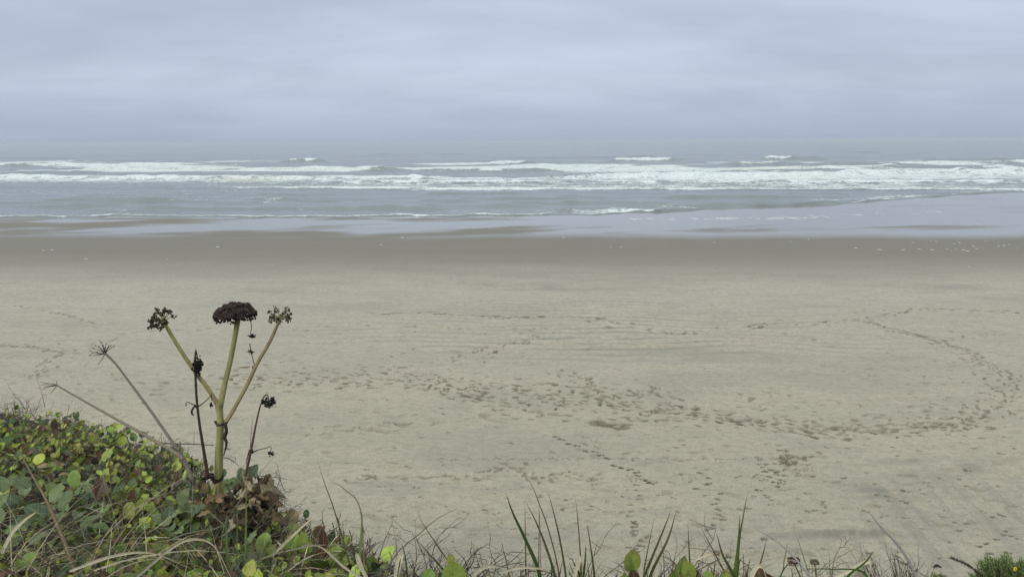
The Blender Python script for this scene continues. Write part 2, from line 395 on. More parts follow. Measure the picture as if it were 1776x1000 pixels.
# left side
trail([(0, 598), (70, 604), (115, 611)], .13, .12, .36, .02, .7)
trail([(115, 611), (90, 625), (60, 655)], .11, .30, .26, .025, .6)
trail([(110, 611), (150, 600), (230, 576), (250, 573)], .2, .22, .32, .02, .55)
trail([(40, 590), (120, 588), (160, 595)], .3, .3, .3, .015, .4)
trail([(0, 529), (60, 534), (100, 543), (130, 552), (170, 562)], .3, .1, .34, .012, .6)
trail([(250, 568), (320, 574), (370, 570)], .25, .15, .28, .02, .6, .2)
trail([(200, 640), (260, 655), (330, 650), (400, 640)], .5, .9, .3, .03, .6)
trail([(100, 660), (200, 690), (300, 690)], .4, .8, .26, .025, .5)
trail([(240, 665), (330, 680), (370, 675)], .22, .5, .3, .03, .65)
trail([(400, 640), (460, 620), (560, 615)], .5, .5, .26, .025, .4)
trail([(480, 700), (560, 760), (700, 770), (760, 745)], .5, 1.2, .26, .025, .35)
trail([(560, 735), (640, 728), (760, 715)], .3, .5, .32, .035, .35)
# lower band, wide scuffed patches and small animal tracks
for pts, st, sz in (([(600, 828), (690, 830)], .13, .28), ([(690, 829), (790, 825)], .12, .3), ([(790, 828), (845, 828)], .10, .25), ([(840, 822), (860, 815)], .07, .3), ([(862, 809), (885, 812)], .05, .3), ([(890, 812), (912, 812)], .06, .28), ([(910, 822), (935, 830)], .05, .26), ([(930, 835), (960, 822)], .06, .24), ([(960, 820), (990, 815)], .09, .22), ([(985, 828), (1010, 830), (1030, 828)], .06, .22), ([(1015, 836), (1050, 822)], .08, .2), ([(1090, 822), (1110, 835), (1140, 834)], .04, .1), ([(1170, 820), (1200, 829), (1225, 826)], .035, .09)):
    trail(pts, st*1.3, .10, sz*.85, .035, .7)
for k in range(26):        # a regular row of small sweeping arcs
    x = 760+k*24; y = 795+ru(-1.2, 1.2)
    trail([(x, y+1), (x+6, y-1), (x+13, y+1)], .04, .01, .10, .02, .5, .25)
def paw(px, py, s=.09, dk=.9):
    w = G(px, py); stamp(w.x, w.y, s*.6, s*.5, 0, .02, .2, dk, .3, .2); stamp(w.x+s*ru(.5, 1.1), w.y-s*ru(-.4, .8), s*.45, s*.35, .5, .02, .2, dk*.9)
for k in range(14): paw(960+k*13+ru(-4, 4), 752+k*6.4+ru(-4, 4), .11, .95)
for k in range(16): paw(1100+ru(-12, 10)+10*math.sin(k*.7), 842+k*8.6+ru(-3, 3), .085, ru(.35, .8))
for k in range(12): paw(1230+ru(-25, 25), 820+k*9, .09, .8)
for k in range(130): paw(ru(1080, 1776), ru(770, 985), ru(.05, .1), ru(.35, .95))
for k in range(80): paw(ru(500, 1776), ru(690, 900), ru(.05, .1), ru(.2, .8))
for k in range(110): paw(ru(640, 1100), ru(840, 985), ru(.03, .06), ru(.3, .8))
for k in range(30): paw(1310+abs(random.gauss(0, 45)), 820+random.gauss(0, 16)-.1*k, ru(.06, .1), ru(.5, 1))
for k in range(120): paw(ru(0, 1776), ru(560, 700), ru(.06, .12), ru(.1, .6))
for k in range(260):       # faint scuffs everywhere
    w = G(ru(0, 1776), ru(520, 960)); stamp(w.x, w.y, ru(.1, .3), ru(.05, .12), ru(-.6, .6), ru(-.02, .03), ru(0, .35), 0)
trail([(1360, 800), (1380, 797), (1395, 790)], .03, .2, .22, .05, .9)
w = G(1380, 812); stamp(w.x, w.y, .30, .22, .4, .07, .1, .0, .4)
for pts in ([(1000, 762), (1020, 770), (1045, 780)], [(830, 720), (880, 735)], [(560, 742), (640, 748), (700, 745)]): trail(pts, .12, .2, .3, .04, .4)

Z = Z-DP+RM_*(DP < .004)+RI
SHY = shore(UU)
# damp, wet and foam masks seaward
wob = 26*(fbm(XX*.05, YY*.05, 51, 4)-.5)
PYs = PY + 12*(fbm(XX*.03, YY*.10, 53, 4)-.5)
DAMP = (1-sst(425, 505, PYs+14*(fbm(XX*.06, YY*.35, 57, 5)-.5)+0*wob))
edge = 412+7*(fbm(UU*9, YY*.02, 59, 4)-.5)+.0*PX + 6*sst(500, 0, PX)*(fbm(UU*14, 0*YY, 63, 3)-.5)
stre = fbm(XX*.05+YY*.06, YY*.15-XX*.045, 65, 4)
stre2 = fbm(XX*.16+YY*.2, YY*.5-XX*.13, 68, 4)
left = sst(900, 150, PX)
need = .33+.055*left*sst(374, 380, PY)+.05*sst(1300, 900, PX)+.02*np.sin(PY*.5)
WET = sst(need-.10, need+.09, .72*stre+.28*stre2)*(1-sst(edge-9, edge+5, PY))
WET = np.maximum(WET, (1-sst(375, 381, PY))*.9)
WET = np.maximum(WET, .75*sst(1500, 1700, PX)*(1-sst(385, 400, PY)))
FO = np.zeros_like(XX)
fn = fbm(XX*2.2, YY*.9, 71, 4)
band = lambda x0, x1, y0, s, sp: np.exp(-((PY-(y0+s*(PX-x0)/100))/sp)**2)*sst(x0-60, x0+60, PX)*(1-sst(x1-60, x1+60, PX))
FO += .9*band(1060, 1420, 380, -.6, 2.5)+.8*band(1350, 1900, 375, -2.6, 6)+.5*band(1500, 1900, 392, -1, 12)+.45*band(880, 1400, 388, 0, 10)+.35*band(40, 500, 388, 0, 3)
FO = .55*sst(.64, .73, fn*.6+FO*.28+.1*vnoise(XX*3, YY*.8, 5))*np.clip(FO*2, 0, 1)
off = YY-SHY
Z = Z*(1-sst(.3, .95, 1-np.clip((PYs-405)/60, 0, 1))) - .02*np.maximum(off, 0)
Z = np.where(YY < 9, Z*0, Z)

m_sand, nt, out = new_mat("beach_sand")
pos = N(nt, 'ShaderNodeNewGeometry').outputs['Position']
big = noise(nt, mapping(nt, pos, (.12, .35, .1)), 1.0, 5, .6)
mid = noise(nt, mapping(nt, pos, (1.2, 2.0, 1)), 1.0, 5, .6)
fine = noise(nt, pos, 22, 5, .75); mot = noise(nt, mapping(nt, pos, (4, 6, 4)), 1.0, 5, .7); grain = noise(nt, pos, 160, 2, .6)
sy = N(nt, 'ShaderNodeSeparateXYZ'); nt.links.new(pos, sy.inputs[0]); fy = ramp(nt, sy.outputs[1], 18, 38)
base = mixc(nt, ramp(nt, big, .35, .65), mixc(nt, fy, (.410, .364, .290), (.412, .375, .325)), mixc(nt, fy, (.37, .335, .266), (.38, .345, .302)))
base = mixc(nt, math_(nt, 'MULTIPLY', ramp(nt, mid, .45, .7), .35), base, (.31, .275, .21))
base = mixc(nt, math_(nt, 'MULTIPLY', ramp(nt, mot, .45, .62), .55), base, (.27, .246, .19))
base = mixc(nt, math_(nt, 'MULTIPLY', ramp(nt, fine, .49, .64), .75), base, (.225, .20, .15))
spk = math_(nt, 'MULTIPLY', ramp(nt, noise(nt, mapping(nt, pos, (7, 10, 7)), 1.0, 2, .5), .69, .74), ramp(nt, noise(nt, pos, .5, 3, .6), .48, .62))
base = mixc(nt, math_(nt, 'MULTIPLY', spk, .6), base, (.13, .115, .085))
base = mixc(nt, math_(nt, 'MULTIPLY', ramp(nt, fine, .45, .25), .25), base, (.44, .40, .31))
base = mixc(nt, math_(nt, 'MULTIPLY', attr(nt, 'grey').outputs['Fac'], .72), base, (.20, .195, .175))
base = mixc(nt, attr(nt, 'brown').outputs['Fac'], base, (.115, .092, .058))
base = mixc(nt, attr(nt, 'dark').outputs['Fac'], base, (.07, .06, .045))
damp = attr(nt, 'damp').outputs['Fac']; wet = attr(nt, 'wet').outputs['Fac']; fo = attr(nt, 'foam').outputs['Fac']
base = mixc(nt, math_(nt, 'MULTIPLY', damp, .86), base, (.150, .135, .116))
base = mixc(nt, math_(nt, 'MULTIPLY', wet, .6), base, (.145, .135, .105))
base = mixc(nt, fo, base, (.75, .77, .78))
p = N(nt, 'ShaderNodeBsdfPrincipled'); nt.links.new(base, p.inputs['Base Color'])
wf = math_(nt, 'MULTIPLY', wet, math_(nt, 'SUBTRACT', 1.0, fo))
rg = math_(nt, 'SUBTRACT', .95, math_(nt, 'MULTIPLY', damp, .15)); nt.links.new(rg, p.inputs['Roughness'])
p.inputs['Specular IOR Level'].default_value = .25
nt.links.new(wf, p.inputs['Coat Weight']); p.inputs['Coat Roughness'].default_value = .08; p.inputs['Coat IOR'].default_value = 1.6
hh = math_(nt, 'ADD', math_(nt, 'MULTIPLY', fine, .6), math_(nt, 'MULTIPLY', grain, .25))
hh = math_(nt, 'ADD', hh, math_(nt, 'ADD', mid, mot))
hh = math_(nt, 'MULTIPLY', hh, math_(nt, 'SUBTRACT', 1.0, math_(nt, 'MULTIPLY', damp, .85)))
nt.links.new(bump(nt, hh, .9, .018), p.inputs['Normal'])
nt.links.new(p.outputs[0], out.inputs[0])
beach = grid_mesh("beach", XX, YY, Z, dict(brown=BR, dark=DK, grey=GR*(1-DAMP), damp=DAMP, wet=WET, foam=FO), m_sand)
tag(beach, kind='structure')

# ================================================================== SEA
NS = 1150
U = fan_cols(NS)
rp = np.concatenate([np.arange(392, 383, -1.5), np.arange(383, 340, -.30), np.arange(340, 262, -.20), np.arange(262, 248, -.4)])
ys2 = np.array([dist_of(p) for p in rp]); ys2 = ys2[ys2 < 2600]
ys2 = np.concatenate([ys2, [2800, 3500, 4500, 5800]])
UU, YY = np.meshgrid(U, ys2); XX = UU*YY
PX, PY = project(XX, YY, 0*XX)
SHY = shore(UU)+1.6*(fbm(UU*26, 0*UU, 91, 3)-.5)*2
off = YY-SHY
Z = -.30+.34*sst(-1.0, .3, off)+.012*off.clip(0, 3)
sw = sst(0, 60, off)
Z += sw*.16*(fbm(XX*.05, YY*.25, 101, 4)-.5)*2 + sst(0, 10, off)*.05*(fbm(XX*.3, YY*.9, 103, 3)-.5)*2
Z += sst(4, 30, off)*.10*(fbm(XX*.12, YY*.55, 161, 4)-.5)*2
Z += sst(60, 200, off)*.40*(fbm(XX*.022, YY*.075, 107, 4)-.5)*2
FO = np.zeros_like(XX); SC = np.zeros_like(XX)
# swash lip
lip = np.exp(-((off-.5)/.6)**2)
lipn = sst(.35, .65, fbm(UU*38, YY*.02, 111, 4)); Z += .10*lip*(.25+.9*lipn)*(.3+.7*(1-sst(1150, 1500, PX)))
fn = fbm(XX*.9, YY*.55, 113, 4); fnl = fbm(XX*.25, YY*.30, 117, 4); streak = fbm(XX*.16, YY*.55, 119, 5)
FO = np.maximum(FO, np.exp(-((off-1.0)/1.0)**2)*(.64+.34*lipn-.45*sst(1080, 1250, PX)))
lace = sst(.42, .62, fbm(XX*.07, YY*.25, 121, 4)); FO = np.maximum(FO, .58*lace*sst(0, 2, off)*(1-sst(4, 14, off))*(.75+.25*sst(850, 1150, PX)))
FO = np.maximum(FO, .30*sst(0, 2, off)*(1-sst(8, 40, off)))
def crest(pts, h, w, fy, back, foam_rng, foam=1.0, back_foam=.7):
    """breaking wave: pts = picture crest base line; h height m, w front width m; back = foam trail m; foam_rng = list of picture x ranges that break"""
    g = [G(*q) for q in pts]; uu = np.array([q.x/q.y for q in g]); yy = np.array([q.y for q in g])
    o = np.argsort(uu); uu = uu[o]; yy = yy[o]
    r0, r1 = np.searchsorted(ys2, (yy.min()-w*12, yy.max()+back+w*12)); sl = slice(r0, r1)
    if r1-r0 < 2: return
    Uw, Xw, Yw, Pw = UU[sl], XX[sl], YY[sl], PX[sl]; u1 = UU[0]
    c = (np.interp(u1, uu, yy)+w*1.3*(fbm(u1*26, 0*u1, int(h*977), 4)-.5))[None]
    ext = (sst(uu[0], uu[0]+.03, u1)*(1-sst(uu[-1]-.03, uu[-1], u1)))[None]
    d = Yw-c; var = (.35+1.15*fbm(u1*24, 0*u1, int(w*91)+3, 4))[None]
    prof = np.where(d < 0, np.exp(-(d/w)**2), np.exp(-(d/(w*3.2))**2))
    Z[sl] += h*prof*ext*var - .15*h*np.exp(-((d+w*2.4)/(w*1.3))**2)*ext
    br = np.zeros_like(Uw)
    for a, b in foam_rng: br = np.maximum(br, sst(a-18, a+10, Pw)*(1-sst(b-10, b+18, Pw)))
    rg = (.55+.45*sst(.3, .6, fbm(u1*34, 0*u1, int(h*331)+9, 3)))[None]
    f = br*ext*rg*np.maximum(foam*np.exp(-(np.minimum(d, 0)/(w*1.3))**2)*(1-sst(w*.5, w*1.6, d)), back_foam*sst(-w*.3, 0, d)*(1-sst(back*.5, back, d)))
    f = np.maximum(f, br*ext*.42*sst(-w*6, -w, d)*(d < 0))
    FO[sl] = np.maximum(FO[sl], f); Z[sl] += br*ext*np.exp(-(d/(w*1.6))**2)*h*.45*(fbm(Xw*.7, Yw*.4, 7, 2)-.4)
# the inner band of white water, continuous across
fr = np.interp(PX, [-400, 0, 250, 420, 560, 800, 1200, 1776, 2200], [326, 327, 327.5, 328, 329, 330, 331, 332, 333])
bk = np.interp(PX, [-400, 0, 200, 400, 600, 900, 1000, 1200, 1776, 2200], [302, 303, 305, 303, 302, 305, 305, 300, 297, 296])
big_ = fbm(XX*.02, YY*.02, 151, 4)-.5
inb = (1-sst(-1.2, .8, PY-fr+3*(fnl-.5)+5*big_))*sst(-1.5, 2.5, PY-bk+4*(fnl-.5)+10*big_)
edge_ = np.exp(-((PY-fr+1.5)/1.8)**2)
FO = np.maximum(FO, inb*(.63-.07*sst(900, 1300, PX)+.18*(1-sst(306, 318, PY))+.20*edge_*sst(300, 500, PX)-.22*(1-sst(250, 620, PX))*sst(314, 321, PY)+.35*big_))
FO = np.maximum(FO, .40*(1-sst(500, 820, PX))*np.exp(-((PY-333)/8)**2))
Z += inb*(.22*(fbm(XX*.5, YY*.25, 131, 4)-.35)+.20*edge_)
crest([(-300, 309), (0, 309), (200, 311), (420, 310), (640, 312), (760, 312)], .8, 2.2, 0, 14, [(-400, 800)], 1, .6)
crest([(560, 318), (800, 318), (1000, 317), (1300, 318), (1776, 317), (2100, 317)], .45, 2.2, 0, 12, [(-400, 2300)], .95, .5)
crest([(930, 309), (1000, 309), (1080, 307), (1150, 308)], .9, 2.4, 0, 12, [(985, 1122)], 1, .6)
crest([(1100, 309), (1150, 307), (1260, 306), (1400, 306), (1460, 306)], .85, 2.6, 0, 14, [(1240, 1440)], 1, .6)
crest([(1430, 304), (1500, 302), (1600, 301), (1700, 302), (1776, 301), (2000, 300)], .95, 3.0, 0, 14, [(1570, 1602), (1640, 2300)], 1, .65)
crest([(-300, 288), (0, 288), (90, 287), (180, 288), (230, 289)], .9, 3.2, 0, 30, [(-400, 175)], 1, .75)
crest([(160, 295), (300, 293), (420, 294), (600, 295), (700, 296)], .5, 3.0, 0, 36, [(120, 430)], .8, .72)
crest([(470, 282), (500, 281), (550, 281), (580, 282)], 1.3, 3.6, 0, 16, [(497, 546)], 1, .6)
crest([(600, 296), (700, 295), (860, 298), (1000, 295)], .6, 3.0, 0, 20, [(620, 870)], .85, .6)
crest([(830, 284.5), (880, 284), (950, 285)], .9, 3.6, 0, 16, [(850, 905)], 1, .5)
crest([(860, 290), (950, 288), (1080, 288), (1120, 290)], .6, 3.6, 0, 24, [(880, 1080)], .8, .6)
crest([(1040, 281), (1100, 279.5), (1170, 280), (1200, 281)], 1.35, 4.0, 0, 14, [(1060, 1163)], 1, .45)
crest([(1090, 294), (1150, 293), (1230, 294)], .5, 4, 0, 34, [(1100, 1210)], .9, .8)
crest([(1300, 277.5), (1350, 277), (1400, 277), (1450, 278)], 1.7, 4.0, 0, 14, [(1325, 1374)], 1, .4)
crest([(1240, 286), (1400, 285), (1500, 286), (1776, 283), (2000, 283)], .7, 4.0, 0, 22, [(1280, 1480), (1520, 2100)], .85, .6)
crest([(1400, 293), (1540, 291), (1700, 292), (1900, 290)], .6, 3.5, 0, 26, [(1380, 1560), (1680, 1900)], .8, .6)
crest([(250, 282), (300, 281), (330, 282)], .9, 4, 0, 10, [(270, 300)], .5, .3)
for k in range(44):       # unbroken swells further out and between
    a = ru(-200, 1900); y = ru(262, 300); l = ru(60, 260); cc = y+ru(-1, 1)
    crest([(a, y), (a+l/2, cc), (a+l, y)], ru(.25, .75), 2.8, 0, 10, [], 0, 0)
for k in range(60):
    a = ru(-100, 1900); y = ru(334, 368); l = ru(60, 300)
    crest([(a, y), (a+l/2, y+ru(-1, .6)), (a+l, y)], ru(.08, .30), .8, 0, 10, [], 0, 0)
pat = fbm(XX*.016+YY*.008, YY*.055, 141, 5); pat2 = fbm(XX*.05, YY*.09, 143, 4)
FO = np.maximum(FO, .74*sst(.48, .58, .7*pat+.3*pat2+.05*sst(520, 100, PX))*sst(276, 281, PY)*(1-sst(297, 303, PY)))
FO = np.maximum(FO, .8*np.exp(-((PX-300)/170)**2-((PY-289+.012*(PX-300))/3.0)**2)); FO = np.maximum(FO, .85*np.exp(-((PX-1150)/55)**2-((PY-288)/3.2)**2)); FO = np.maximum(FO, .75*np.exp(-((PX-760)/130)**2-((PY-293-.008*(PX-760))/1.6)**2))
FO = np.maximum(FO, .38*sst(.5, .6, fbm(XX*.03, YY*.12, 145, 4))*sst(330, 334, PY)*(1-sst(352, 362, PY))*(1-.5*sst(500, 900, PX)))
FOv = FO*1.0
m_sea, nt, out = new_mat("sea_water")
pos = N(nt, 'ShaderNodeNewGeometry').outputs['Position']
fo = attr(nt, 'foam').outputs['Fac']
n1 = noise(nt, mapping(nt, pos, (.22, .38, .5)), 1.0, 6, .62, .3)
n2 = noise(nt, mapping(nt, pos, (1.6, 1.1, 1.2)), 1.0, 4, .65, .2)
nn = math_(nt, 'ADD', math_(nt, 'MULTIPLY', n1, .6), math_(nt, 'MULTIPLY', n2, .4))
thr = math_(nt, 'SUBTRACT', .83, math_(nt, 'MULTIPLY', fo, .60))
mk = math_(nt, 'SUBTRACT', nn, thr); mask = ramp(nt, mk, -.07, .12)
tint = noise(nt, mapping(nt, pos, (.02, .015, .05)), 1.0, 2, .5)
foamc = mixc(nt, math_(nt, 'MULTIPLY', ramp(nt, tint, .55, .7), .6), (.68, .72, .74), (.66, .66, .57))
foamc = mixc(nt, math_(nt, 'MULTIPLY', ramp(nt, n2, .55, .38), .5), foamc, (.36, .40, .43))
murk = noise(nt, mapping(nt, pos, (.01, .02, .1)), 1.0, 3, .5)
wc = mixc(nt, murk, (.115, .14, .147), (.18, .20, .208))
base = mixc(nt, mask, wc, foamc)
p = N(nt, 'ShaderNodeBsdfPrincipled'); nt.links.new(base, p.inputs['Base Color'])
rg = math_(nt, 'ADD', .16, math_(nt, 'MULTIPLY', mask, .7)); nt.links.new(rg, p.inputs['Roughness'])
p.inputs['IOR'].default_value = 1.33
w1 = noise(nt, mapping(nt, pos, (.9, 1.6, 1)), 1.0, 6, .6, .2); w2 = noise(nt, mapping(nt, pos, (.12, .5, 1)), 1.0, 4, .6)
hh = math_(nt, 'ADD', math_(nt, 'MULTIPLY', w1, .22), math_(nt, 'MULTIPLY', w2, .6))
hh = math_(nt, 'ADD', hh, math_(nt, 'MULTIPLY', math_(nt, 'MULTIPLY', n2, mask), .45))
nt.links.new(bump(nt, hh, .8, .42), p.inputs['Normal'])
nt.links.new(p.outputs[0], out.inputs[0])
sea = grid_mesh("sea", XX, YY, Z, dict(foam=FOv), m_sea)
tag(sea, kind='structure')

# ================================================================== DUNE
sil = [(-400, 630), (0, 677), (60, 690), (130, 711), (200, 735), (270, 759), (330, 782), (400, 815), (460, 848), (510, 880), (560, 912), (610, 945), (660, 978), (710, 1003), (900, 1012), (1300, 1014), (1776, 1014), (2100, 1014)]
sp = [canopy(*s) for s in sil]; ex = np.array([q.x for q in sp]); ey = np.array([q.y for q in sp])
o = np.argsort(ex); ex = ex[o]; ey = ey[o]
def edge_y(x): return np.interp(x, ex, ey)
def ground_z(x, y):
    x = np.asarray(x, float); y = np.asarray(y, float)
    z = CZ-CA-CB*np.clip(y, 0, 8)-.20+.12*sst(-.7, -.2, x)+.10*(fbm(x*1.3+5, y*1.3, 201, 3)-.5)+.05*(fbm(x*5, y*5, 203, 2)-.5)
    s = y-(edge_y(x)-.05); s2 = np.maximum(s, 0)
    return np.maximum(z-1.25*(np.sqrt(s2*s2+.05)-.2236), -.6+0*x)
gx = np.concatenate([np.linspace(-40, -6, 24), np.linspace(-5.9, 3.5, 190), np.linspace(3.7, 40, 24)])
gy = np.concatenate([np.linspace(-30, -.5, 14), np.linspace(0, 7, 150), np.linspace(7.15, 14, 40)])
GX, GY = np.meshgrid(gx, gy); GZ = ground_z(GX, GY)
m_soil, nt, out = new_mat("dune_soil")
pos = N(nt, 'ShaderNodeNewGeometry').outputs['Position']
a = noise(nt, pos, 12, 5, .7); b = noise(nt, pos, 60, 4, .7); s = N(nt, 'ShaderNodeSeparateXYZ'); nt.links.new(pos, s.inputs[0])
c = mixc(nt, ramp(nt, a, .35, .65), (.022, .017, .012), (.055, .045, .03)); c = mixc(nt, math_(nt, 'MULTIPLY', ramp(nt, b, .55, .7), .6), c, (.10, .085, .06))
c = mixc(nt, ramp(nt, s.outputs[2], 2.2, 1.0), c, (.38, .36, .29))
p = N(nt, 'ShaderNodeBsdfPrincipled'); nt.links.new(c, p.inputs['Base Color']); p.inputs['Roughness'].default_value = .95
nt.links.new(bump(nt, math_(nt, 'ADD', a, b), 1, .03), p.inputs['Normal']); nt.links.new(p.outputs[0], out.inputs[0])
dune = grid_mesh("dune_terrain", GX, GY, GZ, {}, m_soil); tag(dune, kind='structure')

YG = (.30, .36, .05); MG = (.16, .24, .04); DG = (.045, .085, .028); RD = (.06, .018, .012); BN = (.09, .05, .022); SILV = (.115, .15, .06)
STRAW = (.58, .49, .31); STRAW2 = (.70, .64, .48); GREY = (.20, .185, .165); GRN = (.10, .17, .04)
def gz(x, y): return float(ground_z(x, y))
def pick_xy(px, py, j=0.0):
    c = canopy(px+ru(-j, j), py+ru(-j, j)); return c.x, c.y
def leafcol():
    r = rnd()
    if r < .44: c = YG
    elif r < .68: c = MG
    elif r < .86: c = DG
    elif r < .95: c = BN
    else: c = RD
    k = ru(.5, 1.35); return tuple(v*k*ru(.9, 1.1) for v in c)
# ---- low creeping leaves
lv = MB(); sticks = MB()
cnt = 0
def in_broad(px, py):
    return ((px-90)/120)**2+((py-885)/62)**2 < 1 or ((px-315)/38)**2+((py-893)/26)**2 < 1
dens = [((-80, 690), (520, 1010), 11500), ((500, 900), (720, 1020), 520), ((700, 1012), (1800, 1070), 520)]
for (x0, y0), (x1, y1), n in dens:
    for _ in range(n):
        px = ru(x0, x1); py = ru(y0, y1)+10
        w = canopy(px, py); x, y = w.x, w.y
        if y > edge_y(x)+.06: continue
        dens_here = .9
        pat = float(fbm(x*1.7, y*1.7, 301, 3))
        if in_broad(px, py): dens_here = .06
        elif px > 360 and py < 930 and px < 500: dens_here = .10
        elif 300 < px < 520 and py > 930: dens_here = .22
        elif py > 900: dens_here = .55
        elif py > 800: dens_here = .85
        if rnd() > dens_here*(.45+1.5*(pat > .42)): continue
        z = gz(x, y); h = ru(.0, .17)*(1 if px < 700 else .4); sz = ru(.024, .055) if rnd() < .85 else ru(.05, .07)
        p = np.array([x, y, z+h])
        yaw = ru(-3.14, 3.14); R = rotm(yaw, ru(-.2, 1.15), ru(-.5, .5))
        if rnd() < .5: R = rotm(ru(-1.3, 1.3), ru(.3, 1.5), ru(-.8, .8))
        c = leafcol()
        if rnd() < .07: c = random.choice([(.16, .10, .05), (.22, .15, .07), (.11, .035, .02)])
        e = (.14, .05, .03) if rnd() < .35 else None
        leaf(lv, p, R, sz, sz*ru(.65, 1.0), c, ru(.05, .5), ru(-.3, .9), random.choice(['round', 'ovate', 'ovate', 'lance']), 4, 6, e, ru(0, .09))
        if rnd() < .5: tube(sticks, [(x+ru(-.03, .03), y+ru(-.03, .03), z-.02), p], [.0016, .0012], (.10, .06, .035), 3, 3, cap=False)
        cnt += 1
tag(lv.build("creeping_leaves", M_LEAF), "low yellow-green and red-tinged round leaves creeping over the dune edge", "ground cover", kind='stuff')
# ---- tangle of dry twigs
def twig(mb, p, d, L, r, col, depth=0, n=6, wig=.35, up=.0):
    pts = [np.array(p, float)]; d = np.array(d, float); d /= np.linalg.norm(d)
    for i in range(n):
        d = d+np.random.randn(3)*wig*.45+np.array([0, 0, up]); d /= np.linalg.norm(d)
        pts.append(pts[-1]+d*L/n)
        if depth > 0 and rnd() < .6:
            twig(mb, pts[-1], d+np.random.randn(3)*.8, L*ru(.25, .5), r*.6, col, depth-1, 4, wig, up)
    tube(mb, pts, [r, r*.35], col, 3, len(pts), cap=False)
tw = MB()
for _ in range(1900):
    r = rnd()
    if r < .45:       # along the skyline
        i = ru(1, 14); k = int(i); f = i-k; px = sil[k][0]*(1-f)+sil[min(k+1, 15)][0]*f; py = sil[k][1]*(1-f)+sil[min(k+1, 15)][1]*f+abs(random.gauss(0, 22))
    elif r < .62: px, py = ru(330, 530), ru(840, 1010)
    elif r < .965: px, py = ru(-40, 560), ru(700, 1020)
    else: px, py = ru(640, 1640), ru(1014, 1050)
    w = canopy(px, py); x, y = w.x, w.y
    if y > edge_y(x)+.12: continue
    if in_broad(px, py) and rnd() < .7: continue
    k = ru(.35, 1.3); col = random.choice([GREY, (.10, .085, .07), (.07, .055, .045), (.10, .075, .06), (.30, .28, .25)])
    ln = ru(.08, .24) if y < edge_y(x)-.15 or px > 640 else ru(.05, .13)
    twig(tw, (x, y, gz(x, y)+ru(-.02, .13)), (ru(-1, 1), ru(-.8, .8), ru(.0, 1.3)), ln, ru(.0014, .0032), tuple(c*k for c in col), 1 if rnd() < .5 else 2, 6, .55)
tag(tw.build("dry_twigs", M_WOOD), "tangle of thin grey and brown dead twigs among the low leaves", "dry twigs", kind='stuff')
tag(sticks.build("leaf_stalks", M_WOOD), "thin brown stalks under the creeping leaves of the dune edge", "stalks", kind='stuff')
# ---- dead straw
st = MB()
def straw(px, py, L=None, wd=None, col=None, el=None, az=None):
    w = canopy(px, py); x, y = w.x, w.y
    if y > edge_y(x)+(.1 if px > 660 else -.12): return
    if y > edge_y(x)-.6 and px < 660: L = ru(.12, .26)
    z = gz(x, y)+ru(.02, .14); L = L or ru(.18, .6); az = ru(0, 6.28) if az is None else az; el = ru(.0, .9) if el is None else el
    d = np.array([math.cos(az)*math.cos(el), math.sin(az)*math.cos(el)*.8, math.sin(el)])
    pts = [np.array([x, y, z])]
    for i in range(4):
        pts.append(pts[-1]+d*L/4); d = d+np.array([ru(-.12, .12), ru(-.12, .12), -ru(.08, .42)]); d /= np.linalg.norm(d)
        if pts[-1][2] < gz(pts[-1][0], pts[-1][1])+.03: d[2] = abs(d[2])*.3
    k = ru(.55, 1.15); c = col or random.choice([STRAW, STRAW2, STRAW, (.30, .22, .12), (.2, .24, .08)])
    ribbon(st, pts, wd or ru(.0022, .006), tuple(v*k for v in c), tuple(v*k*.85 for v in c), 9, .3, .8, ru(-1, 2))
for _ in range(760):
    px, py = ru(-80, 700), 1015-abs(random.gauss(0, 75)); straw(px, py)
for _ in range(230): straw(ru(-60, 420), ru(715, 960), ru(.15, .45), ru(.0018, .004))
for _ in range(300): straw(ru(-60, 560), ru(720, 1000), ru(.08, .25), ru(.0018, .004), random.choice([(.12, .2, .05), (.2, .26, .07), (.09, .14, .04)]), ru(.3, 1.4))
for _ in range(200): straw(ru(660, 1640), ru(1016, 1050), ru(.08, .24), ru(.0015, .005), el=ru(0, 1.3))
for _ in range(200): straw(ru(660, 1640), ru(1016, 1050), ru(.06, .15), ru(.0015, .0035), random.choice([(.16, .24, .06), (.12, .2, .05), (.10, .17, .04), (.3, .24, .15)]), el=ru(.5, 1.5))
for _ in range(60): straw(ru(0, 560), ru(930, 1010), ru(.3, .7), ru(.005, .009), STRAW2, ru(.1, .6))
# prominent pale bent blades
def sp_(pts, wd, c1, c2, d): ribbon(st, [P(a, b, dd) for (a, b), dd in zip(pts, d)], wd, c1, c2, 14, .3, .7, .8, .8)
tag(st.build("dead_grass", M_GRASS), "dry straw-coloured grass blades lying over the leaves", "dead grass", kind='stuff')

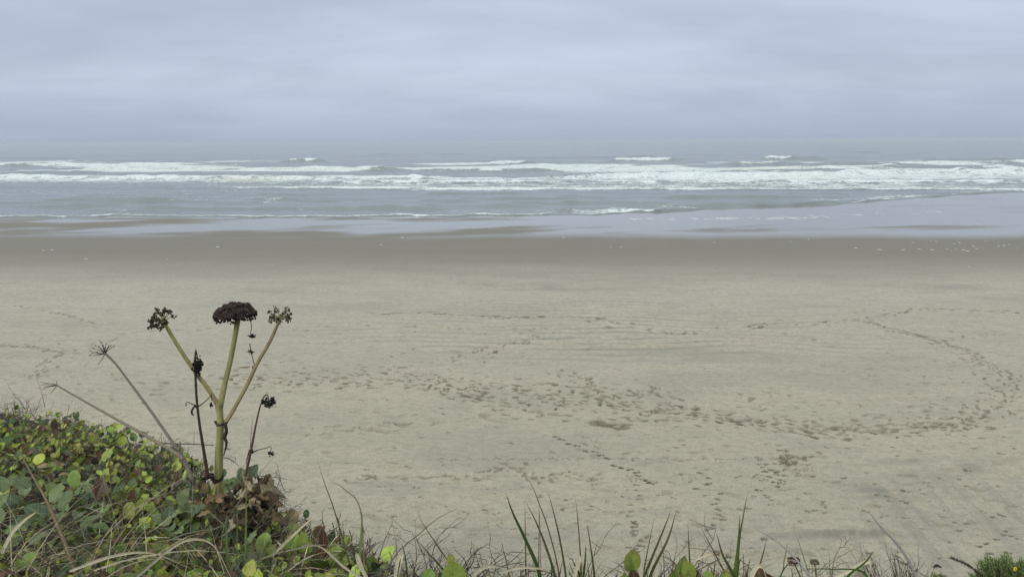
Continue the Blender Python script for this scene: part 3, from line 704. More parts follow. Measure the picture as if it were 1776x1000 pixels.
# ---- dry fine shrub patch right of the dead leaves
def spray(name, label, base, spans, hts, col, n, rr=.0013, lean=(0, 0), seedy=True, cat="dry shrub", wid=.3):
    t = thing(name, label, cat, base); mb = MB(); sd = MB()
    for _ in range(n):
        a = ru(-1, 1); x = base[0]+a*spans; y = base[1]+ru(-.5, .5)*spans*.7
        z = gz(x, y) if spans > .075 else base[2]; L = ru(*hts)*(1-.35*a*a)
        d = np.array([a*wid+lean[0]+random.gauss(0, .18), ru(-.3, .3)+lean[1], 1.0]); d /= np.linalg.norm(d)
        pts = [np.array([x, y, z-.02])]
        for i in range(6):
            d = d+np.random.randn(3)*.10; d /= np.linalg.norm(d); pts.append(pts[-1]+d*L/6)
            if i > 1 and rnd() < .65:
                dd = d*1.2+np.random.randn(3)*.4; dd /= np.linalg.norm(dd); l2 = L*ru(.12, .28)
                q = pts[-1]; tube(mb, [q, q+dd*l2*.5, q+dd*l2+np.array([0, 0, .01])], [rr*.7, rr*.4], np.array(col)*ru(.6, 1.2), 3, 3, cap=False)
                if seedy and rnd() < .6:
                    for j in range(5): blob(mb, q+dd*l2*(.45+.14*j)+np.random.randn(3)*.001, .0026, np.array(col)*ru(.45, 1), (1, 1, 1.4))
        tube(mb, pts, [rr*1.4, rr*.5], np.array(col)*ru(.6, 1.25), 3, 7, cap=False)
    mb.build("branches", M_WOOD, t)
    return t
b = canopy(565, 925); spray("dry_shrub", "wispy reddish-brown dried shrub on the dune edge right of the curled dead leaves", (b.x, b.y, gz(b.x, b.y)), .20, (.10, .24), (.15, .10, .065), 190, .0011, (.15, .1))
b = canopy(640, 985); spray("dry_shrub", "thin brown dried sprigs beside the thick pale-tipped grass blade", (b.x, b.y, gz(b.x, b.y)), .10, (.12, .22), (.12, .085, .06), 40, .0011, (.1, 0))
b = P(1556, 1035, 2.6); spray("dry_shrub", "dark feathery dried shrub leaning by the grey bare stick at lower right", tuple(b), .07, (.09, .2), (.075, .06, .05), 60, .0011, (-.35, .05), False, wid=.35)
b = P(1505, 1012, 2.6); spray("dry_shrub", "small brown dried sprig left of the dark feathery shrub", tuple(b), .02, (.08, .13), (.11, .075, .05), 16, .001, (-.25, .05), False)
b = P(975, 1030, 2.5); spray("dry_shrub", "low grey-brown twiggy growth around the middle grass tuft", tuple(b), .26, (.06, .17), (.14, .12, .08), 60, .0012, (0, 0))
b = P(1250, 1035, 2.5); spray("dry_shrub", "low brown twiggy growth between the round leaves and the dead grey stick", tuple(b), .24, (.06, .16), (.13, .10, .08), 45, .0012, (0, 0))
b = P(835, 1035, 2.5); spray("dry_shrub", "low twiggy growth right of the large lone green leaf", tuple(b), .12, (.06, .16), (.13, .10, .08), 40, .0012, (0, 0))

# ---- broad silvery leaves
def broad(label, cx, cy, n, rx, ry, smin, smax, dd=0.0, seed=1):
    random.seed(seed)
    c = canopy(cx, cy); t = thing("broadleaf_plant", label, "plant", (c.x, c.y, gz(c.x, c.y)))
    for i in range(n):
        a = ru(0, 6.28); k = rnd()**.5; px = cx+rx*k*math.cos(a); py = cy+ry*k*math.sin(a)
        w = canopy(px, py); y = min(w.y, float(edge_y(w.x))); z = gz(w.x, y); s = ru(smin, smax)
        h = ru(.10, .20)+dd
        dx = w.x-c.x; dy = y-c.y; yaw = math.atan2(-dx, dy)+random.gauss(0, .7)
        R = rotm(yaw if rnd() < .5 else ru(-1.2, 1.2), ru(.1, 1.1), ru(-.45, .45))
        q = ru(.7, 1.2); col = random.choice([SILV, SILV, (.045, .08, .035), (.13, .19, .06)]); col = tuple(v*q for v in col)
        m = MB(); leaf(m, (w.x, y, z+h), R, s, s*ru(.6, .75), col, ru(.15, .45), ru(.2, 1.1), 'ovate', 8, 12, tuple(v*1.25 for v in col), .06)
        f = m.build("leaf", M_LEAF, t)
        m = MB(); tube(m, [(c.x+ru(-.02, .02), c.y, gz(c.x, c.y)), ((w.x+c.x)/2, (y+c.y)/2, z+h*.55), (w.x, y, z+h+.003)], [.0035, .002], (.12, .14, .05), 5, 7)
        m.build("leaf_stalk", M_STEM, f).location = (0, 0, 0)
    return t
broad("large clump of broad grey-green veined leaves at the left edge of the dune", 70, 890, 36, 105, 50, .075, .12, .04, 5)
broad("broad grey-green leaves in the hollow left of the lone yellowish leaf", 165, 862, 14, 48, 32, .07, .12, .04, 8)
broad("dark blue-green broad leaves just left of the foot of the tall green stalk", 315, 895, 22, 42, 24, .055, .09, .05, 11)
broad("dark green leaves behind the foot of the tall green stalk", 405, 838, 20, 36, 20, .06, .09, .05, 12)
broad("dull green leaves under the pile of curled dead leaves", 395, 935, 8, 40, 18, .05, .07, .0, 13)

# ================================================================== TALL PLANTS
D0 = 3.36; K = D0/F          # metres per picture pixel at the tall plant
def umbel(parent, ctr, axis, rays_n, rl, col_ray, col_seed, ball, spread, seedn, name="seed_head", ray_r=.0011, bend=0.0, cone=(.3, 1.6)):
    """skeleton umbel: rays from ctr with a cluster of seeds at each tip"""
    axis = np.array(axis, float); axis /= np.linalg.norm(axis)
    s = np.cross(axis, [0, 1, .1]); s /= np.linalg.norm(s); w = np.cross(s, axis)
    rays = MB(); sd = MB()
    for i in range(rays_n):
        th = i*2.399+ru(-.3, .3); ph = cone[0]+(cone[1]-cone[0])*math.sqrt((i+.5)/rays_n)*spread
        d = axis*math.cos(ph)+(s*math.cos(th)+w*math.sin(th))*math.sin(ph); L = rl*ru(.75, 1.1)
        mid = ctr+d*L*.55+np.array([0, 0, bend]); e = ctr+d*L+np.array([0, 0, bend*.2])
        tube(rays, [ctr, mid, e], [ray_r, ray_r*.7], np.array(col_ray)*ru(.8, 1.2), 4, 5, cap=False)
        for j in range(seedn):
            q = e+np.random.randn(3)*ball*.42
            blob(sd, q, ball*ru(.22, .38), col_seed, (1, 1, 1.15), .35)
            if rnd() < .4: tube(rays, [e-d*L*.12, q], [ray_r*.5, ray_r*.4], np.array(col_ray)*.6, 3, 2, cap=False)
    o = rays.build(name, M_STEM, parent)
    if sd.n:
        q = sd.build("seed_cluster", M_HEAD, o); q.location = (0, 0, 0)
        # vertices were left in world space: bring them next to the parent
        me = q.data; q.data.transform(Matrix.Translation(-parent.location))
    return o
def subpart(mb, name, mat, part, root):
    o = mb.build(name, mat); o.data.transform(Matrix.Translation(-root.location)); o.parent = part; return o
base = P(377, 868, D0)
tall = thing("umbel_plant", "tall green-stemmed plant forking into three stalks with brown seed heads", "plant", base)
def A(px, py, dz=0.0): return np.array(P(px, py, D0+dz))
GS = (.235, .245, .085); GS2 = (.30, .27, .12); TAN = (.28, .22, .115); BRW = (.055, .035, .028)
m = MB(); tube(m, [A(377, 872), A(379, 830), A(380, 790), A(382, 745), A(382, 722), A(379, 698)], [8.4*K, 7.3*K, 6.8*K, 6.0*K, 5.4*K, 6.2*K], GS, 14, 30, .035, GS2)
stem = m.build("stem", M_STEM, tall)
m = MB(); tube(m, [A(381, 706), A(389, 668, .01), A(400, 622, .02), A(408, 580, .02), A(413, 548, .02)], [5.6*K, 4.6*K, 4.3*K, 4.2*K, 4.9*K], GS2, 10, 24, .04, GS)
br_c = m.build("branch", M_STEM, tall)
m = MB(); tube(m, [A(379, 704), A(362, 676, -.02), A(331, 634, -.04), A(305, 594, -.06), A(284, 558, -.07)], [4.6*K, 3.6*K, 3.4*K, 3.2*K, 3.0*K], (.30, .23, .12), 10, 24, .04, (.25, .25, .08))
br_l = m.build("branch", M_STEM, tall)
m = MB(); tube(m, [A(390, 734), A(406, 708, .02), A(428, 668, .04), A(446, 630, .05), A(468, 592, .06), A(486, 552, .07)], [3.9*K, 3.4*K, 3.3*K, 3.1*K, 2.9*K, 2.6*K], TAN, 10, 26, .05, (.25, .19, .10))
br_r = m.build("branch", M_STEM, tall)
# centre head: dense dome of florets
m = MB(); ctr = A(408, 548, .02)
for i in range(2600):
    a = ru(0, 6.283); r = math.sqrt(rnd())
    rx = 36*K; X = r*math.cos(a); Y = r*math.sin(a)
    lump = .5+.5*math.sin(X*13+1)*math.sin(Y*12+2)
    lump += .8*(vnoise(X*4+3, Y*4, 8)-.4)
    zt = 17*K*(1-(r**2.8))+lump*5*K; zb = -7*K+4*K*(1-r)+2.5*K*math.sin(a*5)
    zz = zt if rnd() < .72 else zb+(zt-zb)*rnd()
    q = ctr+np.array([X*rx, Y*rx*.95, zz+1*K+(1.5*X-1.5*X*X)*K])
    blob(m, q, ru(1.0, 2.3)*K, random.choice([(.050, .034, .029), (.038, .027, .023), (.070, .050, .040), (.028, .02, .018)]), (1, 1, .9), .4)
head = m.build("flower_head", M_HEAD, tall)
m = MB()
for i in range(34):
    a = i*2.399; r = math.sqrt((i+.5)/34)*30*K; tube(m, [ctr+np.array([0, 0, -3*K]), ctr+np.array([math.cos(a)*r*.6, math.sin(a)*r*.6, -1.5*K]), ctr+np.array([math.cos(a)*r, math.sin(a)*r, 4*K])], [1.0*K, .5*K], (.13, .09, .05), 4, 5, cap=False)
tube(m, [A(414, 556, .02), A(424, 550, .0), A(431, 548, .0)], [.9*K, .6*K], (.06, .05, .035), 5, 6)
tube(m, [A(431, 548, 0), A(435, 558, 0), A(436, 570, 0), A(434, 579, 0)], [.8*K, .6*K], (.05, .04, .03), 5, 9)
subpart(m, "head_rays", M_STEM, head, tall)
m = MB()
for i in range(46): blob(m, A(437+random.gauss(0, 2.6), 583+random.gauss(0, 1.6), random.gauss(0, .006)), ru(.9, 1.7)*K, (.022, .02, .019))
subpart(m, "withered_bud", M_HEAD, head, tall)
# broken twig on right branch
m = MB(); tube(m, [A(443, 640, .05), A(440, 628, .05), A(436, 612, .05), A(433, 595, .05)], [1.3*K, .8*K, .7*K, 1.0*K], (.10, .075, .06), 5, 12)
for i in range(34): blob(m, A(434.5+random.gauss(0, 2.6), 610+random.gauss(0, 1.6), .05+random.gauss(0, .006)), ru(.8, 1.5)*K, (.03, .022, .02))
tube(m, [A(439, 643, .05), A(438, 634, .05)], [1.6*K, 1.2*K], (.07, .06, .05), 5, 3)
subpart(m, "broken_twig", M_WOOD, br_r, tall)
umbel(tall, A(283, 556, -.07), A(262, 543, -.12)-A(283, 556, -.07), 26, 21*K, (.26, .26, .10), (.048, .042, .026), 4.6*K, 1.0, 11, ray_r=.7*K, cone=(.1, 1.55))
umbel(tall, A(487, 550, .07), A(484, 520, .07)-A(487, 550, .07), 26, 20*K, (.26, .25, .11), (.062, .056, .034), 4.0*K, 1.0, 10, ray_r=.65*K, cone=(.25, 2.0))
# sheaths and collars
def collar(ctr_px, r0, r1, h, col, flare=.3, lobes=9):
    m = MB(); c = A(*ctr_px); n = 16; V = []; C = []
    for j in range(5):
        t = j/4
        for k in range(n):
            a = 2*math.pi*k/n; r = (r0+(r1-r0)*t)*(1+.18*math.sin(a*3+t*4)*t)
            V.append(c+np.array([r*math.cos(a), r*math.sin(a), h*(t-.5)+.25*h*math.sin(a*2+1)*t])); C.append(np.array(col)*ru(.7, 1.3))
    m.add(V, [(j*n+k, j*n+(k+1) % n, (j+1)*n+(k+1) % n, (j+1)*n+k) for j in range(4) for k in range(n)], np.array(C)); return m
m = collar((381.5, 734), 6.3*K, 8.2*K, 7*K, (.09, .065, .045))
tube(m, [A(390, 732, -.02), A(393, 745, -.02), A(390, 757, -.02), A(393, 768, -.02), A(388, 790, -.02)], [3.2*K, 2.6*K, 3.0*K, 2.0*K, .6*K], (.045, .032, .025), 6, 14, .25)
for i in range(14):
    y = ru(736, 786); twig(m, A(391, y, -.02), (ru(-1, 1), ru(-.3, .3), ru(-1.2, .2)), .03, .0012, (.04, .03, .025), 0, 4, .8)
m.build("withered_sheath", M_DEADLEAF, tall)
m = collar((377, 829), 8.4*K, 12.5*K, 14*K, (.07, .05, .038))
tube(m, [A(370, 826, -.03), A(358, 826, -.03), A(346, 832, -.02)], [1.8*K, 4.5*K, .6*K], (.07, .055, .045), 6, 9, .3)
m.build("withered_sheath", M_DEADLEAF, tall)
m = MB()
for px, py, yaw, s, c in ((366, 868, .35, .10, (.20, .21, .07)), (390, 862, -.4, .10, (.22, .22, .08)), (378, 870, 0, .09, (.25, .24, .1))):
    leaf(m, A(px, py+4, -.05), rotm(yaw, 1.35, 0), s, .028, c, .9, -.2, 'lance', 4, 7)
m.build("green_sheath", M_LEAF, tall)
# curled dead leaves at the foot
db = P(435, 905, D0-.04); dead = thing("dead_leaf_pile", "pile of curled brown dead leaves hanging beside the foot of the tall green stalk", "dead leaves", db)
random.seed(44); np.random.seed(44)
for i in range(56):
    px = random.gauss(437, 18); py = ru(846, 928); px += (py-860)*.05
    if px < 392 and py < 862: px += 30
    c = random.choice([(.34, .26, .15), (.22, .155, .09), (.12, .08, .045), (.46, .38, .24), (.07, .045, .03)]); k = ru(.6, 1.1)
    m = MB(); R = rotm(ru(-2.6, 2.6), ru(-1.9, -.2), ru(-1.0, 1.0)); s = ru(.05, .11)
    dd = 3.33-.0045*max(0, py-850); s *= 1.25
    leaf(m, P(px, py-16, dd+ru(-.12, .0)), R, s, s*ru(.4, .8), tuple(v*k for v in c), ru(.4, 1.3), ru(-1, 3.0), 'ovate', 6, 10, tuple(v*k*.6 for v in c), .14)
    m.build("leaf", M_DEADLEAF, dead)
for i in range(12):
    px = ru(345, 392); py = ru(868, 890); c = random.choice([(.28, .18, .10), (.2, .13, .08)])
    m = MB(); s = ru(.06, .1); leaf(m, P(px, py, ru(3.05, 3.22)), rotm(ru(-2, 2), ru(-.9, .3), ru(-.8, .8)), s, s*.5, c, ru(.4, 1), ru(0, 2), 'ovate', 5, 8, None, .1); m.build("leaf", M_DEADLEAF, dead)
m = MB()
for i in range(90):
    py = ru(850, 940); q = P(random.gauss(460, 17), py, 3.36-.0045*(py-850)+ru(-.08, .04)); twig(m, q, (ru(-.4, 1.2), ru(-.4, .6), ru(-.8, .9)), ru(.05, .13), ru(.001, .0022), random.choice([(.05, .04, .035), (.16, .14, .12), (.10, .08, .06)]), 1, 5, .6)
m.build("dry_stalks", M_WOOD, dead)
random.seed(45)
# dark stalk
b = P(360, 824, D0-.03); dks = thing("dead_stalk", "thin dark reddish-brown stalk with black drooping seed head left of the green stem", "dead stalk", b)
DKC = (.050, .026, .022)
m = MB(); Dd = -.05
tube(m, [A(361, 830, Dd), A(354, 785, Dd), A(346, 735, Dd), A(341, 690, Dd), A(339, 650, Dd), A(338, 625, Dd), A(339.5, 606, Dd)], [3.6*K, 2.7*K, 2.3*K, 2.1*K, 2.0*K, 1.9*K, 1.0*K], DKC, 8, 28, .06, (.03, .022, .02))
dst = m.build("stem", M_STEM, dks)
m = MB(); tube(m, [A(339.5, 607, Dd), A(341.5, 615, Dd-.01), A(343, 624, Dd-.02)], [1.2*K, .9*K], (.03, .022, .02), 5, 7)
for i in range(150): blob(m, A(343.5+random.gauss(0, 3.9), 634+random.gauss(0, 6.2), Dd-.01+random.gauss(0, .012)), ru(.9, 2.0)*K, (.016, .014, .014), (1, 1, 1.1), .4)
for i in range(20): twig(m, A(342+ru(-3, 3), 640+ru(-9, 9), Dd-.01), (ru(-1, 1), ru(-1, 1), ru(-1, 1)), .02, .0008, (.02, .017, .016), 0, 3, .5)
m.build("seed_head", M_HEAD, dks)
m = MB()
tube(m, [A(342, 704, Dd), A(333, 700, Dd-.02), A(324, 697, Dd-.03), A(322.5, 704, Dd-.03)], [1.3*K, .8*K, .6*K, .9*K], (.04, .03, .025), 5, 12)
tube(m, [A(343, 705, Dd), A(352, 699, Dd), A(363, 689, Dd), A(367, 684, Dd), A(367, 694, Dd)], [1.5*K, .9*K, .8*K, .6*K, .6*K], (.05, .035, .028), 5, 14)
tube(m, [A(338, 703, Dd), A(333, 711, Dd), A(333, 717, Dd), A(337, 720, Dd)], [1.3*K, 2.0*K, 1.6*K, .6*K], (.03, .022, .02), 6, 9)
blob(m, A(341.5, 705, Dd), 3.2*K, (.045, .03, .025)); 
for i in range(14): blob(m, A(366.5+random.gauss(0, 1.3), 702+random.gauss(0, 1.8), Dd), 1.4*K, (.018, .015, .014))
m.build("side_twigs", M_WOOD, dks)
# right hooked stalk
b = P(424, 832, D0-.05); hk = thing("dead_stalk", "slender brown stalk with hooked tip and small black seed head right of the green stem", "dead stalk", b)
m = MB(); tube(m, [A(423, 836, -.05), A(430, 805, -.05), A(437, 772, -.05), A(444, 735, -.05), A(451, 705, -.05), A(457, 689, -.05), A(462, 684, -.05), A(465, 687, -.05), A(466, 695, -.05)], [2.9*K, 2.4*K, 2.1*K, 1.6*K, 1.3*K, 1.1*K, 1.0*K, .9*K, .9*K], (.13, .065, .045), 7, 40, .05, (.04, .03, .025))
m.build("stem", M_STEM, hk)
umbel(hk, A(466, 695, -.05), (.1, 0, -1), 30, 10.5*K, (.03, .025, .02), (.018, .015, .014), 3.2*K, 1.0, 9, ray_r=.45*K, cone=(.1, 1.9))
m = MB(); blob(m, A(436, 781, -.05), 3.6*K, (.05, .035, .03)); blob(m, A(437, 784, -.05), 3*K, (.04, .03, .025))
tube(m, [A(437, 784, -.05), A(450, 779, -.05), A(463, 776, -.05), A(470, 774, -.05), A(469.5, 783, -.05)], [1.2*K, .8*K, .7*K, .6*K, .5*K], (.05, .035, .028), 5, 14)
for i in range(26): blob(m, A(469.5+random.gauss(0, 2.2), 786+random.gauss(0, 1.6), -.05), 1.6*K, (.02, .016, .014))
for (a, b_) in (((433, 779), (430, 800)), ((436, 785), (436, 797)), ((433, 783), (427, 806))): tube(m, [A(*a, -.05), A((a[0]+b_[0])/2-2, (a[1]+b_[1])/2, -.05), A(*b_, -.05)], [1.0*K, .4*K], (.05, .04, .03), 4, 6)
m.build("side_twigs", M_WOOD, hk)
# standing grey umbel skeleton
Dg = -.02
b = P(332, 826, D0+Dg); gs = thing("dead_stalk", "grey leaning stalk topped by a bare star of dry rays", "dead stalk", b)
m = MB(); tube(m, [A(334, 832, Dg), A(318, 795, Dg), A(300, 768, Dg), A(262, 713, Dg+.02), A(225, 663, Dg+.04), A(200, 630, Dg+.05), A(182, 612, Dg+.06)], [4.4*K, 3.6*K, 2.9*K, 2.5*K, 2.0*K, 1.9*K, 2.3*K], (.235, .205, .165), 8, 34, .08, (.17, .155, .125))
blob(m, A(311, 784, Dg), 6.3*K, (.2, .18, .15), (1, 1, .9)); tube(m, [A(311, 786, Dg), A(312, 765, Dg-.02)], [2.4*K, 1.6*K], (.22, .2, .17), 6, 4)
m.build("stem", M_WOOD, gs)
m = MB(); c0 = A(182, 613, Dg+.06)
for (x, y) in ((155, 616), (157, 608), (163, 604), (166, 599), (171, 600), (175, 593), (179, 598), (184, 596), (188, 601), (192, 599), (198, 600), (171, 630), (160, 612), (182, 603), (177, 607), (168, 610)):
    e = A(x, y, Dg+.06+ru(-.05, .05)); mid = c0*.45+e*.55+np.array([0, 0, -1.5*K*(1 if y > 605 else -1)])
    tube(m, [c0, mid, e], [.8*K, .45*K], (.07, .06, .05), 4, 7, cap=False); blob(m, e, 1.1*K, (.04, .034, .03))
    for j in range(2): q = e+np.random.randn(3)*2*K; tube(m, [e, q], [.35*K, .3*K], (.06, .05, .04), 3, 2, cap=False)
m.build("seed_head", M_WOOD, gs)
# leaning grey stalk
b = P(316, 796, D0-.04); ls = thing("dead_stalk", "grey-brown stalk lying low across the leaves with frayed tip", "dead stalk", b)
m = MB(); tube(m, [A(318, 796, -.06), A(303, 784, -.06), A(262, 760, -.02), A(210, 731, .04), A(160, 703, .10), A(125, 683, .14), A(99, 668, .18)], [4.2*K, 3.3*K, 2.9*K, 2.5*K, 2.0*K, 1.8*K, 1.6*K], (.20, .165, .12), 8, 34, .08, (.15, .125, .10))
m.build("stem", M_WOOD, ls)
m = MB(); c0 = A(99, 668, .18)
for (x, y) in ((69, 668), (72, 676), (80, 672), (90, 664), (98, 660), (88, 681), (75, 671), (70, 662), (92, 670)):
    tube(m, [c0, A((x+99)/2, (y+668)/2+ru(-3, 3), .18), A(x, y, .18+ru(-.05, .05))], [.9*K, .4*K], (.10, .085, .07), 4, 8, cap=False)
m.build("seed_head", M_WOOD, ls)
# brown bare stem bottom left
b = P(128, 992, 2.75); bs = MB(); tube(bs, [P(134, 1004, 2.7), P(108, 930, 2.75), P(80, 866, 2.8), P(55, 822, 2.85), P(38, 790, 2.9)], [.0085, .007, .005, .0035, .002], (.20, .15, .09), 7, 24, .06, (.15, .11, .07))
tag(bs.build("bare_stalk", M_WOOD, None, org=b), "straight tan bare stem leaning up left at the lower left corner", "dead stalk")
# grass stalks near the left skyline
for pts, lab in (([(78, 706), (72, 680), (61, 650)], "fine upright grass stalk against the sand at the left skyline"), ([(434, 775), (436, 748), (439, 720)], "fine pale grass stalk behind the hooked brown stalk")):
    m = MB(); dd = 4.6 if pts[0][0] < 100 else D0; tube(m, [P(x, y, dd) for x, y in pts], [.0022, .0008], (.25, .19, .12), 4, 10)
    tag(m.build("grass_stalk", M_GRASS, None, org=P(*pts[0], dd)), lab, "grass stalk")
# bare driftwood twigs behind the stems
for (pts, r, lab) in (([(270, 768), (310, 769), (345, 770), (372, 772)], .0035, "dark bare branch lying level behind the two grey stalks"), ([(380, 792), (400, 796), (415, 808)], .002, "short black twig on the skyline right of the green stem"), ([(440, 824), (470, 826), (497, 830)], .0022, "black forked twig pointing right over the sand from the dead leaf pile")):
    m = MB(); pp = [A(x, y, .25) for x, y in pts]; tube(m, pp, [r, r*.5], (.06, .05, .045), 5, 14)
    for i in range(12):
        t = rnd(); q = np.array(smooth_path(pp, 20)[int(t*19)]); twig(m, q, (ru(-.5, 1), ru(-.5, .5), ru(-1, 1.3)), ru(.02, .06), r*.4, (.05, .042, .038), 0, 4, .6)
    tag(m.build("bare_twig", M_WOOD, None, org=Vector(pp[0])), lab, "twig")

# ================================================================== GRASS TUFTS
def tuft(label, blades, d=2.5, short=14):
    xs = sum(b[0][-1][0] for b in blades)/len(blades); base = P(xs, 1032, d)
    t = thing("grass_tuft", label, "beach grass", base, "tufts of green beach grass on the dune edge")
    for pts, w, c1, c2 in blades:       # pts tip first
        q = list(reversed(pts)); x0, y0 = q[0]; x1, y1 = q[1]
        if y0 < 1025: q = [(x0+(x0-x1)*.25, 1036)]+q
        dz = ru(-.06, .06); m = MB()
        ribbon(m, [P(x, y, d+dz-.04*i) for i, (x, y) in enumerate(q)], w*.95*d/F, c1, c2, 18, .45, .96, .5, .85)
        m.build("blade", M_GRASS, t)
    for i in range(short):
        m = MB(); x = xs+random.gauss(0, 14); l = ru(25, 60); le = random.gauss(0, 14); c = random.choice([GRN, STRAW, (.2, .22, .08), (.22, .14, .08)])
        ribbon(m, [P(x, 1036, d), P(x+le*.4, 1030-l*.5, d), P(x+le, 1026-l, d-.02)], ru(2, 4.5)*d/F, c, c, 9, .4, .9, .6); m.build("blade", M_GRASS, t)
    return t
g1 = (.075, .14, .03); g2 = (.06, .11, .03); bt = (.16, .10, .06); lg = (.16, .24, .07); tn = (.34, .22, .15)
tuft("green blade tuft in front of the wispy dried shrub, one blade tall and dark", [([(550, 796), (562, 835), (580, 885), (607, 980)], 6, g2, bt)], 2.7, 5)
tuft("tuft with one thick light-green blade ending in a long curved tan tip", [([(572, 832), (600, 850), (626, 888)], 2.5, tn, tn), ([(626, 884), (628, 900), (625, 950), (622, 1000)], 10, lg, lg)], 2.5, 7)
tuft("two slim bright green blades upright in front of the dead leaf pile", [([(391.5, 892), (393, 940), (395, 1000)], 6, (.13, .22, .05), lg), ([(426, 832), (427, 880), (426, 930), (424, 1000)], 5, (.13, .21, .05), lg), ([(412, 860), (411, 930), (410, 990)], 3, g1, lg), ([(362, 905), (368, 950), (372, 1000)], 3, g1, lg)], 2.7, 0)
tuft("pair of dark green blades leaning left over the lone large leaf", [([(721, 882), (735, 910), (755, 940), (782, 985)], 6, g2, bt), ([(720, 930), (740, 955), (774, 995)], 8, g1, bt), ([(677, 884), (683, 920), (688, 950), (692, 990)], 2, tn, tn), ([(695, 938), (702, 960), (706, 995)], 4, g1, g2)], 2.4, 5)
tuft("largest tuft with many tall narrow blades left of frame centre", [([(877, 854), (890, 890), (910, 932), (934, 988)], 7, g2, g2), ([(910, 866), (930, 905), (948, 950), (963, 1000)], 5, g1, bt), ([(903, 814), (922, 840), (936, 875), (952, 920), (968, 985)], 2.6, bt, bt), ([(910, 868), (911, 920), (912, 990)], 3.5, g1, bt), ([(935, 866), (935, 920), (934, 990)], 2.5, bt, bt), ([(950, 850), (962, 895), (972, 940), (981, 995)], 4, g1, bt), ([(932, 842), (936, 900), (938, 990)], 1.6, bt, bt)], 2.4, 10)
tuft("sparse tuft of thin upright blades in the middle of the bottom edge", [([(998, 863), (1003, 910), (1008, 985)], 3, bt, bt), ([(1018, 906), (1024, 945), (1030, 990)], 4, g1, bt), ([(1016, 942), (1015, 970), (1012, 1000)], 5, g1, g2), ([(1020, 913), (1026, 955), (1031, 992)], 2.5, g1, bt), ([(990, 965), (1000, 985), (1006, 1000)], 7, g1, g2)], 2.4, 8)
tuft("tuft of blades leaning right between the two round-leaved sprigs", [([(1135, 897), (1126, 940), (1117, 990)], 3, g1, bt), ([(1164, 884), (1148, 925), (1117, 1000)], 5, g2, bt), ([(1173, 886), (1158, 935), (1129, 995)], 6, g1, bt), ([(1142, 922), (1150, 955), (1152, 995)], 1.8, bt, bt)], 2.4, 9)
tuft("tuft of thin brown-tipped blades leaning left beside the bright thick blade", [([(1193, 906), (1195, 950), (1198, 1000)], 4, g1, bt), ([(1216, 915), (1235, 950), (1260, 1000)], 3.5, bt, bt), ([(1243, 924), (1253, 960), (1270, 995)], 7, g1, bt)], 2.35, 8)
tuft("tuft with a thick bright green blade and a tall narrow one at right of centre", [([(1283, 892), (1281, 940), (1274, 1000)], 8, lg, g1), ([(1297, 852), (1289, 895), (1282, 940), (1279, 1000)], 4, g1, bt), ([(1330, 933), (1322, 965), (1312, 1000)], 4, bt, bt), ([(1292, 985), (1284, 970), (1279, 1000)], 3, g1, g1)], 2.35, 8)
tuft("low flat green blades crossing the bent pale straw near the right sticks", [([(1402, 987), (1440, 986), (1498, 992)], 4, g1, g1), ([(1516, 953), (1500, 975), (1470, 1000)], 5, g1, g1)], 2.3, 6)
# pale bent straws, each a blade of its own
for pts, w, lab, d in (([(818, 1006), (830, 988), (850, 981), (868, 984), (882, 1000)], 7, "pale arched dry blade beside the lone large leaf", 2.2),
                    ([(870, 992), (900, 984), (935, 985), (955, 990)], 5, "pale level dry blade crossing the largest grass tuft", 2.2),
                    ([(1165, 1000), (1200, 975), (1225, 962), (1245, 958)], 2.5, "thin pale dry blade rising right behind the red-edged leaves", 2.3),
                    ([(1300, 1010), (1310, 985), (1322, 982), (1330, 1005)], 8, "thick pale dry blade folded over between bright blade and grey stick", 2.2),
                    ([(1440, 1005), (1480, 985), (1508, 972), (1510, 985), (1516, 1004)], 7, "whitish bent blade under the low green blade at right", 2.3),
                    ([(684, 1008), (690, 970), (698, 962), (694, 985), (690, 1010)], 7, "curled whitish dead blade at the end of the leafy slope", 2.3),
                    ([(638, 1005), (622, 975), (620, 960), (630, 985), (640, 1012)], 8, "folded whitish dead blade at the base of the thick tan-tipped blade", 2.2),
                    ([(640, 1008), (600, 985), (560, 950), (535, 944), (520, 948)], 6, "long pale dead blade arching left from the bottom edge", 2.35),
                    ([(472, 962), (500, 935), (543, 896)], 6, "straight pale dead blade leaning right beside the bright green leaf", 2.7),
                    ([(995, 1004), (1000, 985), (1008, 965), (1004, 992)], 7, "curled whitish dead blade in the sparse middle tuft", 2.3),
                    ([(2, 960), (20, 925), (42, 902), (62, 888)], 7, "broad pale-grey dead blade at the left edge over dark leaves", 2.8),
                    ([(235, 1002), (290, 955), (330, 935), (370, 945), (400, 1000)], 6, "arched pale straw across the bottom left foreground", 2.4),
                    ([(120, 990), (190, 965), (260, 958), (330, 985)], 6, "long level straw across the bottom left corner", 2.4)):
    m = MB(); k = ru(.8, 1.05); ribbon(m, [P(x, y, d-.01*i) for i, (x, y) in enumerate(pts)], w*d/F, tuple(v*k for v in STRAW2), tuple(v*k for v in STRAW), 22, .5, .75, 1.2, .8)
    tag(m.build("bent_straw", M_GRASS, None, org=P(*pts[0], d)), lab, "dead grass blade", "pale dead grass blades on the dune edge")
